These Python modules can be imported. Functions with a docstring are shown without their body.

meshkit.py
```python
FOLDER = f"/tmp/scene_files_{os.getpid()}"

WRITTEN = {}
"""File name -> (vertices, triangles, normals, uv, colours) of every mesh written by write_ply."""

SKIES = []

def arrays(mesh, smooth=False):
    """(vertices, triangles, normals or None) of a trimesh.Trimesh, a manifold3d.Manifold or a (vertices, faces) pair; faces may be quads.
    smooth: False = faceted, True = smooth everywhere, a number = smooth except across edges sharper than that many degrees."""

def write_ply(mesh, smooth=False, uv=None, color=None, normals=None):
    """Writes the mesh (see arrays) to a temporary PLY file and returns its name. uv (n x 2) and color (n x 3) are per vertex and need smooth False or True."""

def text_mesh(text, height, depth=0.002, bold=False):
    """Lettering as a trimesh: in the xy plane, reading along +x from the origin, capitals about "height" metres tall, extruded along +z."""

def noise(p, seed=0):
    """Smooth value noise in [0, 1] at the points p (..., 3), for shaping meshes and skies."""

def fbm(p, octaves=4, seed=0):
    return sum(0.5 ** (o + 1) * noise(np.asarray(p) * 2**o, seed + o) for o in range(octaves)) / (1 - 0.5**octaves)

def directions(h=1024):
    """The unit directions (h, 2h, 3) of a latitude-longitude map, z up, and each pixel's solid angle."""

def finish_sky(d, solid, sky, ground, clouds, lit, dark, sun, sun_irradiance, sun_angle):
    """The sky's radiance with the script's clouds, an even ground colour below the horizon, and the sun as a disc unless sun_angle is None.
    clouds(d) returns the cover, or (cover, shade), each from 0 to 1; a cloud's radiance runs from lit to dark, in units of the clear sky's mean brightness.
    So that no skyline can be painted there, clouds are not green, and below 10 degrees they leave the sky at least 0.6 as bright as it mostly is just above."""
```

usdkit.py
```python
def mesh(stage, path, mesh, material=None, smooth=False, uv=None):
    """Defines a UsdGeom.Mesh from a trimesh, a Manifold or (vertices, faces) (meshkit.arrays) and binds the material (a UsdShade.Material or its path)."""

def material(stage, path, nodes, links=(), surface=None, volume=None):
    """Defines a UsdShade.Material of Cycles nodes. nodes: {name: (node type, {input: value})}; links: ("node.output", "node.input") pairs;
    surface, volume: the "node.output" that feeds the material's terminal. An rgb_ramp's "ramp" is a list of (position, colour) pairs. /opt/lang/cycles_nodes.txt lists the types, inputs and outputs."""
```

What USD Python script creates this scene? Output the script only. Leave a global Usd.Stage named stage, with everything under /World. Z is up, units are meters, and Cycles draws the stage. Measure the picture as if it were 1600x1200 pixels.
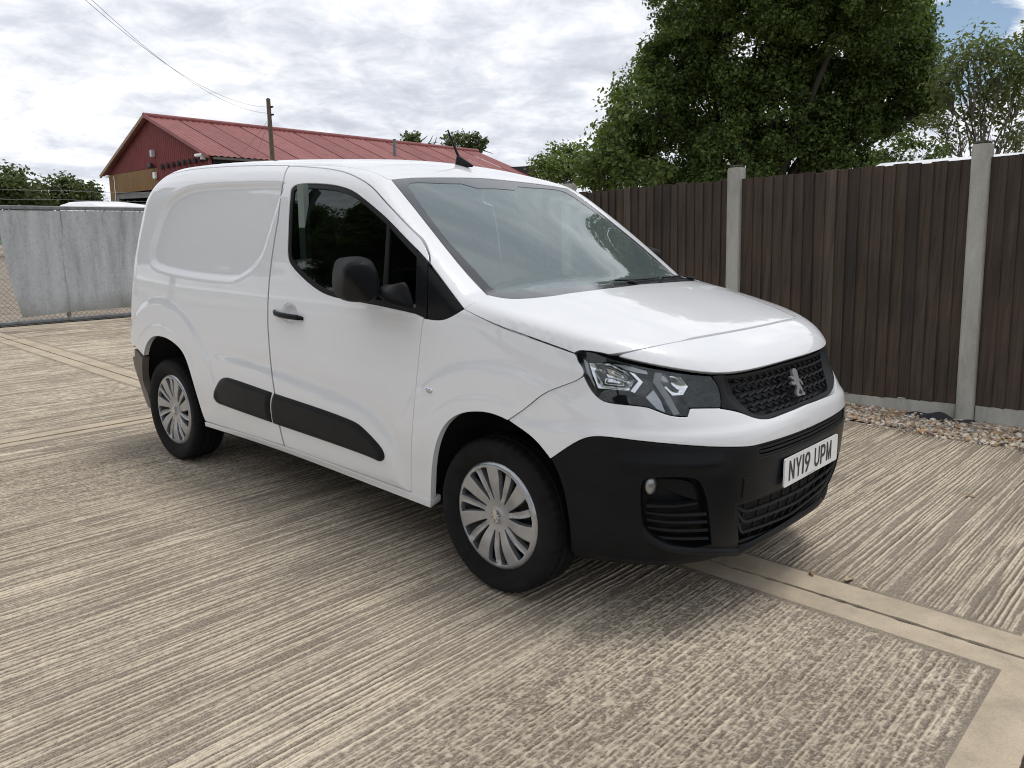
import math, random
import numpy as np
import trimesh, shapely
import shapely.geometry as sg
import manifold3d as m3
from scipy.interpolate import CubicSpline, PchipInterpolator
from scipy.spatial import Delaunay, cKDTree
from scipy.ndimage import map_coordinates, gaussian_filter
import usdkit, meshkit
from pxr import Usd, UsdGeom, UsdLux, UsdShade, Gf, Sdf, Vt

stage = Usd.Stage.CreateInMemory()
UsdGeom.SetStageUpAxis(stage, 'Z')
UsdGeom.SetStageMetersPerUnit(stage, 1.0)
UsdGeom.Xform.Define(stage, '/World')
UsdGeom.Scope.Define(stage, '/World/Looks')

# ------------------------------------------------------------------ camera (x: the way the van points, y: its left, z: up)
CAM = np.array([4.9069, -3.1108, 1.4797])
FWD = np.array([-0.6583, 0.7270, -0.1953]); FWD /= np.linalg.norm(FWD)
ROLL = 0.0026
_r = np.cross(FWD, [0, 0, 1]); _r /= np.linalg.norm(_r); _u = np.cross(_r, FWD)
RIGHT = math.cos(ROLL) * _r + math.sin(ROLL) * _u
UP = -math.sin(ROLL) * _r + math.cos(ROLL) * _u
FPX = 1264.8                                    # focal length in pixels of a 1600 wide picture
cam = UsdGeom.Camera.Define(stage, '/World/camera')
M = Gf.Matrix4d(*RIGHT, 0, *UP, 0, *(-FWD), 0, *CAM, 1)
cam.AddTransformOp().Set(M)
cam.CreateHorizontalApertureAttr(36.0); cam.CreateVerticalApertureAttr(27.0)
cam.CreateFocalLengthAttr(36.0 * FPX / 1600)
cam.CreateClippingRangeAttr(Gf.Vec2f(0.05, 3000))
cam.CreateExposureAttr(0.10)

# ------------------------------------------------------------------ sky and sun
SUN_AZ, SUN_EL = math.radians(62.0), math.radians(74.0)      # azimuth of the direction towards the sun from +x, and its height
SDIR = np.array([math.cos(SUN_AZ) * math.cos(SUN_EL), math.sin(SUN_AZ) * math.cos(SUN_EL), math.sin(SUN_EL)])
SKY_STRENGTH = 0.10
dome = UsdLux.DomeLight.Define(stage, '/World/sky')
dome.CreateIntensityAttr(1.0)
GAP = FWD + RIGHT * (1505 - 800) / FPX + UP * (600 - 52) / FPX; GAP /= np.linalg.norm(GAP)       # where the cloud parts
sky_nodes = {
    'sky': ('sky_texture', {'sky_type': 'single_scattering', 'sun_disc': False, 'sun_elevation': SUN_EL, 'sun_rotation': math.atan2(SDIR[0], SDIR[1]), 'altitude': 50.0, 'air_density': 1.0, 'aerosol_density': 1.0, 'ozone_density': 1.0}),
    'tc': ('texture_coordinate', {}),
    'sep': ('separate_xyz', {}),
    'zc': ('math', {'math_type': 'maximum', 'value2': 0.0}),
    'za': ('math', {'math_type': 'add', 'value2': 0.22}),
    'dx': ('math', {'math_type': 'divide'}), 'dy': ('math', {'math_type': 'divide'}),
    'com': ('combine_xyz', {'z': 0.0}),
    'map': ('mapping', {'location': (3.1, 1.7, 0.4), 'rotation': (0, 0, 0.6), 'scale': (1.0, 1.0, 1.0)}),
    'n1': ('noise_texture', {'scale': 1.05, 'detail': 6.0, 'roughness': 0.55, 'distortion': 0.15}),
    'n2': ('noise_texture', {'scale': 0.42, 'detail': 4.0, 'roughness': 0.5}),
    'n3': ('noise_texture', {'scale': 4.6, 'detail': 6.0, 'roughness': 0.62, 'distortion': 0.25}),
    'mixn': ('math', {'math_type': 'multiply_add', 'value2': 0.45}),
    'half': ('math', {'math_type': 'multiply', 'value2': 0.55}),
    'shade': ('rgb_ramp', {'ramp': [(0.0, (5.0, 5.35, 6.1)), (0.38, (5.8, 6.15, 6.9)), (0.455, (6.9, 7.2, 7.9)), (0.54, (8.9, 9.1, 9.6)), (0.62, (11.6, 11.7, 11.9)), (1.0, (13.5, 13.5, 13.5))]}),
    'cover': ('rgb_ramp', {'ramp': [(0.0, (0, 0, 0)), (0.30, (0, 0, 0)), (0.37, (1, 1, 1)), (1.0, (1, 1, 1))]}),
    'px': ('math', {'math_type': 'multiply', 'value2': GAP[0]}), 'py': ('math', {'math_type': 'multiply_add', 'value2': GAP[1]}), 'pz': ('math', {'math_type': 'multiply_add', 'value2': GAP[2]}),
    'gapd': ('map_range', {'from_min': math.cos(math.radians(5.6)), 'from_max': math.cos(math.radians(1.5)), 'to_min': 0.0, 'to_max': .27, 'clamp': True}), 'gsub': ('math', {'math_type': 'subtract'}), 'nmix': ('math', {'math_type': 'multiply_add', 'value2': .35}), 'nsub': ('math', {'math_type': 'add', 'value2': -.175}),
    'mix': ('mix', {'mix_type': 'mix'}),
    'bg': ('background_shader', {'strength': SKY_STRENGTH}),
}
sky_links = [('tc.generated', 'sep.vector'), ('sep.z', 'zc.value1'), ('zc.value', 'za.value1'), ('sep.x', 'dx.value1'), ('za.value', 'dx.value2'), ('sep.y', 'dy.value1'), ('za.value', 'dy.value2'),
             ('dx.value', 'com.x'), ('dy.value', 'com.y'), ('com.vector', 'map.vector'), ('map.vector', 'n1.vector'), ('map.vector', 'n2.vector'), ('map.vector', 'n3.vector'),
             ('n3.fac', 'half.value1'), ('n1.fac', 'mixn.value1'), ('half.value', 'mixn.value3'), ('mixn.value', 'shade.fac'), ('sep.x', 'px.value1'), ('sep.y', 'py.value1'), ('px.value', 'py.value3'), ('sep.z', 'pz.value1'), ('py.value', 'pz.value3'), ('pz.value', 'gapd.value'), ('n3.fac', 'nmix.value1'), ('n2.fac', 'nsub.value1'), ('nsub.value', 'nmix.value3'), ('nmix.value', 'gsub.value1'), ('gapd.result', 'gsub.value2'), ('gsub.value', 'cover.fac'),
             ('cover.color', 'mix.fac'), ('sky.color', 'mix.color1'), ('shade.color', 'mix.color2'), ('mix.color', 'bg.color')]
sky_mat = usdkit.material(stage, '/World/Looks/sky_look', sky_nodes, sky_links, surface='bg.background')
UsdShade.MaterialBindingAPI.Apply(dome.GetPrim()).Bind(sky_mat)
dome.GetPrim().SetCustomDataByKey('kind', 'structure')
sun = UsdLux.DistantLight.Define(stage, '/World/sun')
sun.CreateNormalizeAttr(True); sun.CreateIntensityAttr(0.40); sun.CreateAngleAttr(18.0); sun.CreateColorAttr(Gf.Vec3f(1.0, 0.96, 0.9))
sun.AddTransformOp().Set(Gf.Matrix4d(Gf.Rotation(Gf.Vec3d(0, 0, 1), Gf.Vec3d(*SDIR)), Gf.Vec3d(0, 0, 0)))

# ------------------------------------------------------------------ small helpers
def ray(u, v):
    d = FWD + RIGHT * (u - 800) / FPX + UP * (600 - v) / FPX
    return d / np.linalg.norm(d)
def rays(uv):
    uv = np.asarray(uv, float)
    d = FWD + RIGHT * ((uv[:, :1] - 800) / FPX) + UP * ((600 - uv[:, 1:2]) / FPX)
    return d / np.linalg.norm(d, axis=1, keepdims=True)
def on_plane(u, v, axis, value):
    d = ray(u, v); return CAM + d * (value - CAM[axis]) / d[axis]

used_names = set()
def numbered(path):
    if path not in used_names:
        used_names.add(path); return path
    k = 1
    while f'{path}_{k:03d}' in used_names: k += 1
    used_names.add(f'{path}_{k:03d}'); return f'{path}_{k:03d}'
def tag(prim, label=None, cat=None, group=None, kind=None):
    for k, v in (('label', label), ('category', cat), ('group', group), ('kind', kind)):
        if v: prim.SetCustomDataByKey(k, v)
    return prim
def thing(name, label, cat, loc=(0, 0, 0), rotz=0.0, group=None, kind=None):
    x = UsdGeom.Xform.Define(stage, numbered('/World/' + name))
    if any(loc): x.AddTranslateOp().Set(Gf.Vec3d(*map(float, loc)))
    if rotz: x.AddRotateZOp().Set(math.degrees(rotz))
    return tag(x.GetPrim(), label, cat, group, kind)
def obj(name, mesh, mat, parent=None, smooth=False, label=None, kind=None):
    base = str(parent.GetPath()) if parent is not None else '/World'
    p = usdkit.mesh(stage, numbered(f'{base}/{name}'), mesh, MAT[mat], smooth).GetPrim()
    return tag(p, label, kind=kind)
def join(ms): return trimesh.util.concatenate([m for m in ms if len(m.faces)])
def box(sx, sy, sz, c=(0, 0, 0), rot=None):
    b = trimesh.creation.box((sx, sy, sz))
    if rot is not None: b.apply_transform(rot)
    b.apply_translation(c); return b
def rbox(sx, sy, sz, r, c=(0, 0, 0), n=8, rot=None):
    """a box with rounded edges"""
    s = m3.Manifold.sphere(r, n)
    hx, hy, hz = sx / 2 - r, sy / 2 - r, sz / 2 - r
    h = m3.Manifold.batch_hull([s.translate((a * hx, b * hy, c_ * hz)) for a in (-1, 1) for b in (-1, 1) for c_ in (-1, 1)]).to_mesh()
    t = trimesh.Trimesh(h.vert_properties[:, :3], h.tri_verts, process=True)
    if rot is not None: t.apply_transform(rot)
    t.apply_translation(c); return t
def tube(pts, r, n=8, caps=True):
    """round tube along a polyline; r a number or one per point"""
    P = np.asarray(pts, float); r = np.broadcast_to(np.asarray(r, float), (len(P),))
    T = np.gradient(P, axis=0); T /= np.linalg.norm(T, axis=1, keepdims=True)
    a = np.array([0, 0, 1.0]) if abs(T[0][2]) < .9 else np.array([1.0, 0, 0])
    V = []
    nrm = np.cross(T[0], a); nrm /= np.linalg.norm(nrm)
    for i in range(len(P)):
        nrm = nrm - T[i] * (nrm @ T[i]); nrm /= np.linalg.norm(nrm); b = np.cross(T[i], nrm)
        for k in range(n):
            t = 2 * math.pi * k / n
            V.append(P[i] + r[i] * (math.cos(t) * nrm + math.sin(t) * b))
    Fc = []
    for i in range(len(P) - 1):
        for k in range(n):
            a0, a1 = i * n + k, i * n + (k + 1) % n
            Fc += [[a0, a1, a1 + n], [a0, a1 + n, a0 + n]]
    if caps:
        for base, c, s in ((0, P[0], 1), ((len(P) - 1) * n, P[-1], -1)):
            V.append(c); ci = len(V) - 1
            for k in range(n):
                q = [base + (k + 1) % n, base + k, ci]
                Fc.append(q if s > 0 else q[::-1])
    m = trimesh.Trimesh(np.array(V), np.array(Fc), process=False)
    return m
def lathe(profile, n=64, closed=False):
    """profile of (radius, y) turned about the y axis"""
    p = np.asarray(profile, float); t = np.linspace(0, 2 * np.pi, n, endpoint=False)
    V = np.stack([np.outer(np.cos(t), p[:, 0]), np.broadcast_to(p[:, 1], (n, len(p))), np.outer(np.sin(t), p[:, 0])], -1).reshape(-1, 3)
    k = len(p); Fc = []
    for i in range(n):
        j = (i + 1) % n
        for a in range(k - 1 + closed):
            b = (a + 1) % k
            Fc += [[i * k + a, i * k + b, j * k + b], [i * k + a, j * k + b, j * k + a]]
    return trimesh.Trimesh(V, np.array(Fc), process=False)
def orient(m):
    trimesh.repair.fix_normals(m); return m
def spline(pts, closed=False, step=6.0):
    """smooth polyline through points; a third entry 1 marks a corner"""
    P = [(p[0], p[1], p[2] if len(p) > 2 else 0) for p in pts]
    if closed:
        k = next((i for i, p in enumerate(P) if p[2]), 0); P = P[k:] + P[:k] + [P[k]]
    cuts = [0] + [i for i in range(1, len(P) - 1) if P[i][2]] + [len(P) - 1]
    out = []
    for a, b in zip(cuts[:-1], cuts[1:]):
        q = np.array([p[:2] for p in P[a:b + 1]], float)
        L = np.r_[0, np.cumsum(np.sqrt(np.linalg.norm(np.diff(q, axis=0), axis=1)) + 1e-9)]
        n = max(1, int(np.linalg.norm(np.diff(q, axis=0), axis=1).sum() / step))
        if len(q) == 2: s = np.linspace(0, 1, n + 1)[:, None]; r = q[0] * (1 - s) + q[1] * s
        else:
            per = closed and len(cuts) == 2 and not P[0][2]
            cs = CubicSpline(L, q, bc_type='periodic' if per else 'natural') if per or len(q) > 2 else None
            r = cs(np.linspace(0, L[-1], n + 1))
        out.append(r[:-1])
    if not closed: out.append(np.array([P[-1][:2]], float))
    return np.concatenate(out)
# ------------------------------------------------------------------ the van's outer skin as one smooth function: skin(x, y, z) = 0
def cs(*k):
    k = np.array(k); return CubicSpline(k[:, 0], k[:, 1])
def pc(*k):
    k = np.array(k); return PchipInterpolator(k[:, 0], k[:, 1])
W_z = cs((0.0, .80), (.15, .832), (.30, .872), (.45, .890), (.65, .899), (.85, .899), (1.05, .890), (1.2, .876), (1.4, .840), (1.6, .790), (1.8, .735), (2.0, .675))
XC_z = cs((0.1, 3.52), (.2, 3.585), (.3, 3.64), (.42, 3.680), (.55, 3.692), (.68, 3.692), (.78, 3.665), (.87, 3.612), (.95, 3.592), (1.05, 3.54), (1.2, 3.42), (1.5, 3.1), (2.0, 2.6))
XR_z = pc((0.0, -.50), (.25, -.56), (.40, -.605), (.60, -.652), (.8, -.662), (1.1, -.605), (1.4, -.54), (1.6, -.505), (1.8, -.44), (2.0, -.36))
ROOF_x = cs((-1.2, 1.72), (-.7, 1.80), (-.4, 1.838), (0, 1.856), (.4, 1.858), (.8, 1.848), (1.2, 1.829), (1.5, 1.808), (1.7, 1.782), (2.0, 1.73), (2.5, 1.60), (3.8, 1.2))
HOOD_x = cs((1.5, 1.42), (2.2, 1.300), (2.6, 1.256), (2.83, 1.216), (3.1, 1.158), (3.3, 1.104), (3.42, 1.063), (3.5, 1.026), (3.57, .980), (3.62, .93), (3.75, .74), (4.2, .0))
def smax(a, b, k):
    h = np.maximum(k - np.abs(a - b), 0) / k
    return np.maximum(a, b) + h * h * k * .25
def smin(a, b, k): return -smax(-a, -b, k)
def sstep(a, b, x):
    t = np.clip((x - a) / (b - a), 0, 1); return t * t * (3 - 2 * t)
def top_height(x, ay):
    roof = ROOF_x(np.clip(x, -1.2, 3.8)) - .048 * (ay / .65) ** 2
    ws = 1.714 - .545 * (x - 1.862) + .03 * np.clip((x - 1.862) / .97, 0, 1) * np.clip((2.83 - x) / .97, 0, 1) - .118 * np.clip(x - 1.90, 0, 1.3) * (ay / .65) ** 2
    hood = HOOD_x(np.clip(x, 1.5, 4.2)) - .062 * (ay / .8) ** 3.0
    return smax(smin(roof, ws, .05), hood, .004)
# relief of the sides: grids over (x, z), 1 cm cells
GX, GZ = np.arange(-1.0, 3.9, .01), np.arange(0.0, 2.1, .01)
RELIEF = np.zeros((len(GX), len(GZ)))
def relief(x, z):
    return map_coordinates(RELIEF_F, [(x + 1.0) * 100, z * 100], order=3, prefilter=False, mode='nearest')
RELIEF_F = RELIEF
def skin(x, y, z):
    ay = np.abs(y)
    W = W_z(z) - .05 * (np.clip(.3 - x, 0, 2) / 1.03) ** 2 + relief(x, z)
    u = np.clip((x - 2.35) / (XC_z(z) - 2.35), 0, 2)
    side = ((u ** 3.1 + (ay / W) ** 3.6) ** (1 / 3.2) - 1) * .78
    rear = XR_z(z) + .05 * (ay / .85) ** 2 - x
    s = smax(side, rear, .16)
    top = (z - top_height(x, ay)) * np.where(x > 1.9, .86, 1.0)
    k = .17 - .10 * sstep(1.2, 2.2, x) - .03 * sstep(2.5, 2.9, x)
    k = np.maximum(k, .21 * sstep(.1, -.5, x) + .17 * sstep(1.9, 1.2, x) * (1 - sstep(.1, -.5, x)))
    return smax(s, top, k)
def solve(fn, lo, hi, n=34):
    lo = np.array(lo, float); hi = np.array(hi, float)
    for _ in range(n):
        m = (lo + hi) / 2; inside = fn(m) < 0
        lo = np.where(inside, m, lo); hi = np.where(inside, hi, m)
    return (lo + hi) / 2
# charts: flat coordinates (a, b) <-> points of the skin
F0 = 2.75
def side_pts(ab):
    x, z = np.asarray(ab, float).T
    y = solve(lambda y: skin(x, y, z), np.zeros(len(x)), np.full(len(x), 1.3))
    return np.stack([x, -y, z], 1)
def top_pts(ab):
    x, y = np.asarray(ab, float).T
    z = solve(lambda z: skin(x, y, z), np.full(len(x), .5), np.full(len(x), 2.1))
    return np.stack([x, y, z], 1)
def front_pts(ab):
    a, z = np.asarray(ab, float).T; t = a / .8
    r = solve(lambda r: skin(F0 + r * np.cos(t), r * np.sin(t), z), np.zeros(len(a)), np.full(len(a), 1.3))
    return np.stack([F0 + r * np.cos(t), r * np.sin(t), z], 1)
PTS = {'side': side_pts, 'top': top_pts, 'front': front_pts}
UNP = {'side': lambda P: P[:, [0, 2]], 'top': lambda P: P[:, :2], 'front': lambda P: np.stack([np.arctan2(P[:, 1], P[:, 0] - F0) * .8, P[:, 2]], 1)}
def normals(P, e=.002):
    x, y, z = P.T
    g = np.stack([skin(x + e, y, z) - skin(x - e, y, z), skin(x, y + e, z) - skin(x, y - e, z), skin(x, y, z + e) - skin(x, y, z - e)], 1)
    return g / np.linalg.norm(g, axis=1, keepdims=True)
def hit(uv):
    """where the sight lines through points of the photograph meet the skin"""
    D = rays(uv); n = len(D)
    T = np.linspace(2.2, 8.5, 500)
    P = CAM[None, None] + D[:, None] * T[None, :, None]
    v = skin(P[..., 0].ravel(), P[..., 1].ravel(), P[..., 2].ravel()).reshape(n, -1)
    neg = v < 0; k = np.argmax(neg, 1); miss = ~neg.any(1)
    k = np.where(miss, np.argmin(v, 1), k)
    lo, hi = T[np.maximum(k - 1, 0)], T[k]
    for _ in range(30):
        m = (lo + hi) / 2; q = CAM + D * m[:, None]; ins = skin(*q.T) < 0
        hi = np.where(ins, m, hi); lo = np.where(ins, lo, m)
    return CAM + D * ((lo + hi) / 2)[:, None]
def chart(px, kind, closed=True, step=6.0):
    return UNP[kind](hit(spline(px, closed, step)))
def seg(px, kind='side', step=6.0):
    """an open smooth line of the photograph in chart coordinates"""
    return UNP[kind](hit(spline(px, False, step)))
def poly(*parts):
    p = sg.Polygon(np.concatenate([np.asarray(q, float) for q in parts]))
    return p if p.is_valid else p.buffer(0)

def flat_mesh(P, h, inset_ring=True):
    """triangles over a polygon: points about h apart; returns (points, faces, boundary loops)"""
    P = sg.polygon.orient(P if P.geom_type == 'Polygon' else max(P.geoms, key=lambda g: g.area))
    loops = []; pts = []
    for ring in [P.exterior, *P.interiors]:
        n = max(8, int(ring.length / h)); 
        keep = np.array(ring.simplify(h * .02).coords)[:-1]
        dens = []
        for a, b in zip(keep, np.roll(keep, -1, 0)):
            k = max(1, int(round(np.linalg.norm(b - a) / h)))
            dens.append(a + (b - a) * np.linspace(0, 1, k, endpoint=False)[:, None])
        q = np.concatenate(dens); i0 = sum(map(len, pts)); pts.append(q); loops.append(np.arange(i0, i0 + len(q)))
    nb = sum(map(len, pts))
    x0, y0, x1, y1 = P.bounds
    gx, gy = np.meshgrid(np.arange(x0, x1, h), np.arange(y0, y1, h * .866), indexing='ij')
    gx = gx + (np.arange(gx.shape[1]) % 2)[None] * h / 2
    g = np.stack([gx.ravel(), gy.ravel()], 1)
    ok = shapely.contains_xy(P.buffer(-h * .55), g[:, 0], g[:, 1]); g = g[ok]
    A = np.concatenate(pts + [g])
    A2 = A + np.random.default_rng(1).normal(0, 1e-7, A.shape)
    T = Delaunay(A2).simplices
    c = A[T].mean(1); T = T[shapely.contains_xy(P, c[:, 0], c[:, 1])]
    d1, d2 = A[T[:, 1]] - A[T[:, 0]], A[T[:, 2]] - A[T[:, 0]]; ar = d1[:, 0] * d2[:, 1] - d1[:, 1] * d2[:, 0]
    T = T[np.abs(ar) > 1e-9]; ar = ar[np.abs(ar) > 1e-9]
    T = np.where(ar[:, None] < 0, T[:, [0, 2, 1]], T)
    return A, T, loops
def panel(P, kind, h=.02, gap=.0022, depth=.03, lift=0.0, bevel=.0025, back=False):
    """a sheet of the skin over the chart polygon P with its edges turned in; lift: metres proud of the skin, a number or a function of the chart"""
    P = P.buffer(-gap - bevel, join_style='mitre') if gap + bevel else P
    if P.is_empty: return trimesh.Trimesh()
    A, T, loops = flat_mesh(P, h)
    S = PTS[kind](A); N = normals(S)
    if callable(lift): S = S + N * lift(A)[:, None]
    elif lift: S = S + N * lift
    V = [S]; Fc = [T if kind != 'side' else T]
    if depth > 0:
        Q = sg.polygon.orient(P if P.geom_type == 'Polygon' else max(P.geoms, key=lambda g: g.area))
        nv = len(S)
        for L in loops:
            p = A[L]; t = np.roll(p, -1, 0) - np.roll(p, 1, 0); t /= np.maximum(np.linalg.norm(t, axis=1, keepdims=True), 1e-9)
            # outward direction on the skin: tangent x normal
            s3 = S[L]; t3 = np.roll(s3, -1, 0) - np.roll(s3, 1, 0); t3 /= np.maximum(np.linalg.norm(t3, axis=1, keepdims=True), 1e-9)
            o3 = np.cross(t3, N[L])
            fl = -1.0 if kind in ('side', 'front') and False else 1.0
            pc_ = s3 + o3 * 1e-4
            r1 = s3 + o3 * bevel * .7 * fl - N[L] * bevel * .35
            r2 = s3 + o3 * bevel * fl - N[L] * bevel
            r3 = r2 - N[L] * depth
            prev = L; m = len(L)
            for R in (r1, r2, r3):
                idx = nv + np.arange(m); nv += m; V.append(R)
                a, b = prev, np.roll(prev, -1); c, d = idx, np.roll(idx, -1)
                Fc.append(np.concatenate([np.stack([a, d, b], 1), np.stack([a, c, d], 1)])); prev = idx
    m = trimesh.Trimesh(np.concatenate(V), np.concatenate(Fc), process=False)
    return m
def facing(m, kind):
    """turns the faces outwards"""
    n = m.face_normals; c = m.triangles_center
    ref = {'side': np.array([0, -1.0, 0]), 'top': np.array([0, 0, 1.0]), 'front': None}[kind]
    s = (n @ ref) if ref is not None else ((c - [F0, 0, .6]) * n * [1, 1, 0]).sum(1)
    if s.sum() < 0: m.invert()
    return m
def mirrored(m):
    q = m.copy(); q.vertices = q.vertices * [1, -1, 1]; q.faces = q.faces[:, ::-1]; return q
# ------------------------------------------------------------------ materials
MAT = {}
def mat(name, nodes, links, surface='p.BSDF'):
    MAT[name] = usdkit.material(stage, '/World/Looks/' + name, nodes, links, surface=surface)
def plain(name, color, rough=.5, metal=0.0, spec=.5, coat=0.0, var=0.0, vscale=6.0, bump=0.0, bscale=200.0, coat_rough=.03):
    n = {'p': ('principled_bsdf', {'base_color': color, 'roughness': rough, 'metallic': metal, 'specular_ior_level': spec, 'coat_weight': coat, 'coat_roughness': coat_rough})}; l = []
    if var or bump: n['g'] = ('geometry', {})
    if var:
        n['no'] = ('noise_texture', {'scale': vscale, 'detail': 6.0, 'roughness': .6})
        lo, hi = [max(0, c * (1 - var)) for c in color], [c * (1 + var) for c in color]
        n['r'] = ('rgb_ramp', {'ramp': [(.3, lo), (.7, hi)]})
        l += [('g.position', 'no.vector'), ('no.fac', 'r.fac'), ('r.color', 'p.base_color')]
    if bump:
        n['nb'] = ('noise_texture', {'scale': bscale, 'detail': 3.0}); n['b'] = ('bump', {'strength': bump, 'distance': .002})
        l += [('g.position', 'nb.vector'), ('nb.fac', 'b.height'), ('b.normal', 'p.normal')]
    mat(name, n, l)
# white paint: faint road film towards the sill, clear coat
mat('white_paint', {'g': ('geometry', {}), 'sep': ('separate_xyz', {}), 'h': ('map_range', {'from_min': .22, 'from_max': .85, 'to_min': 1.0, 'to_max': 0.0, 'clamp': True}),
    'n': ('noise_texture', {'scale': 5.0, 'detail': 8.0, 'roughness': .65}), 'm': ('math', {'math_type': 'multiply'}), 'm2': ('math', {'math_type': 'multiply', 'value2': .42}),
    'c': ('mix', {'color1': (.68, .69, .705), 'color2': (.50, .47, .415)}), 'rr': ('map_range', {'from_min': 0.0, 'from_max': 1.0, 'to_min': .42, 'to_max': .6}),
    'p': ('principled_bsdf', {'roughness': .42, 'coat_weight': 1.0, 'coat_roughness': .018, 'specular_ior_level': .5})},
    [('g.position', 'sep.vector'), ('sep.z', 'h.value'), ('g.position', 'n.vector'), ('h.result', 'm.value1'), ('n.fac', 'm.value2'), ('m.value', 'm2.value1'), ('m2.value', 'c.fac'), ('c.color', 'p.base_color'), ('m2.value', 'rr.value'), ('rr.result', 'p.roughness')])
plain('black_plastic', (.0042, .0046, .0054), .34, spec=.17, var=.25, vscale=9, bump=.12, bscale=900)
plain('grey_black_plastic', (.0075, .008, .0092), .44, spec=.18, var=.2, vscale=9, bump=.12, bscale=900)
plain('ground_sheen_plastic', (.13, .112, .095), .6, var=.25, vscale=7, bump=.1, bscale=700)  # black back bumper; the ground mirrored in it is painted in as brown
plain('rubber', (.0075, .0075, .0078), .62, spec=.12, var=.35, vscale=14, bump=.08, bscale=300)
plain('seal_rubber', (.006, .006, .0065), .45, spec=.22)
plain('mirror_black', (.004, .0045, .0055), .5, spec=.12)
plain('dark_void', (.008, .008, .009), .9)
plain('silver_trim', (.37, .38, .395), .26, metal=.85, spec=.5, coat=.3, var=.10, vscale=20)
plain('chrome', (.75, .76, .78), .09, metal=1.0)
plain('reflector', (.86, .87, .88), .10, metal=.95)
plain('lamp_silver', (.30, .30, .30), .25, metal=.8)
plain('steel_dark', (.05, .048, .046), .5, metal=.6, var=.4, vscale=30)
plain('plate_white', (.72, .73, .72), .35, coat=.4, var=.05, vscale=30)
plain('plate_black', (.012, .012, .013), .4)
plain('frit', (.022, .023, .027), .12, coat=.6)
plain('cabin_dark', (.02, .021, .023), .7, var=.2)
plain('cabin_grey', (.09, .095, .10), .75, var=.2)
plain('seat_cloth', (.035, .036, .04), .9, var=.3, vscale=40)
plain('trim_pale', (.13, .16, .145), .6)
plain('badge_metal', (.50, .50, .51), .2, metal=.85, coat=.5)
plain('light_grey', (.45, .46, .47), .5)
mat('red_lens', {'p': ('principled_bsdf', {'base_color': (.20, .012, .010), 'roughness': .15, 'coat_weight': 1.0})}, [])
def pane(name, tint, rough=.0, ior=1.5, boost=0.0, haze=None):
    n = {'t': ('transparent_bsdf', {'color': tint}), 'g': ('glossy_bsdf', {'color': (.92, 1, 1), 'roughness': rough}), 'f': ('fresnel', {'IOR': ior}), 'm': ('mix_closure', {})}
    l = [('f.fac', 'm.fac'), ('t.BSDF', 'm.closure1'), ('g.BSDF', 'm.closure2')]; s = 'm.closure'
    if haze:
        n['d'] = ('diffuse_bsdf', {'color': haze[0]}); n['m2'] = ('mix_closure', {'fac': haze[1]}); l += [('m.closure', 'm2.closure1'), ('d.BSDF', 'm2.closure2')]; s = 'm2.closure'
    mat(name, n, l, s)
pane('windscreen_glass', (.66, .76, .74), ior=2.4, haze=((.50, .62, .60), .055))
pane('window_glass', (.46, .52, .50), ior=1.5)
pane('lamp_lens', (.95, .96, .97), ior=1.62)
plain('lamp_housing', (.05, .052, .055), .28, metal=.4)

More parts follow.
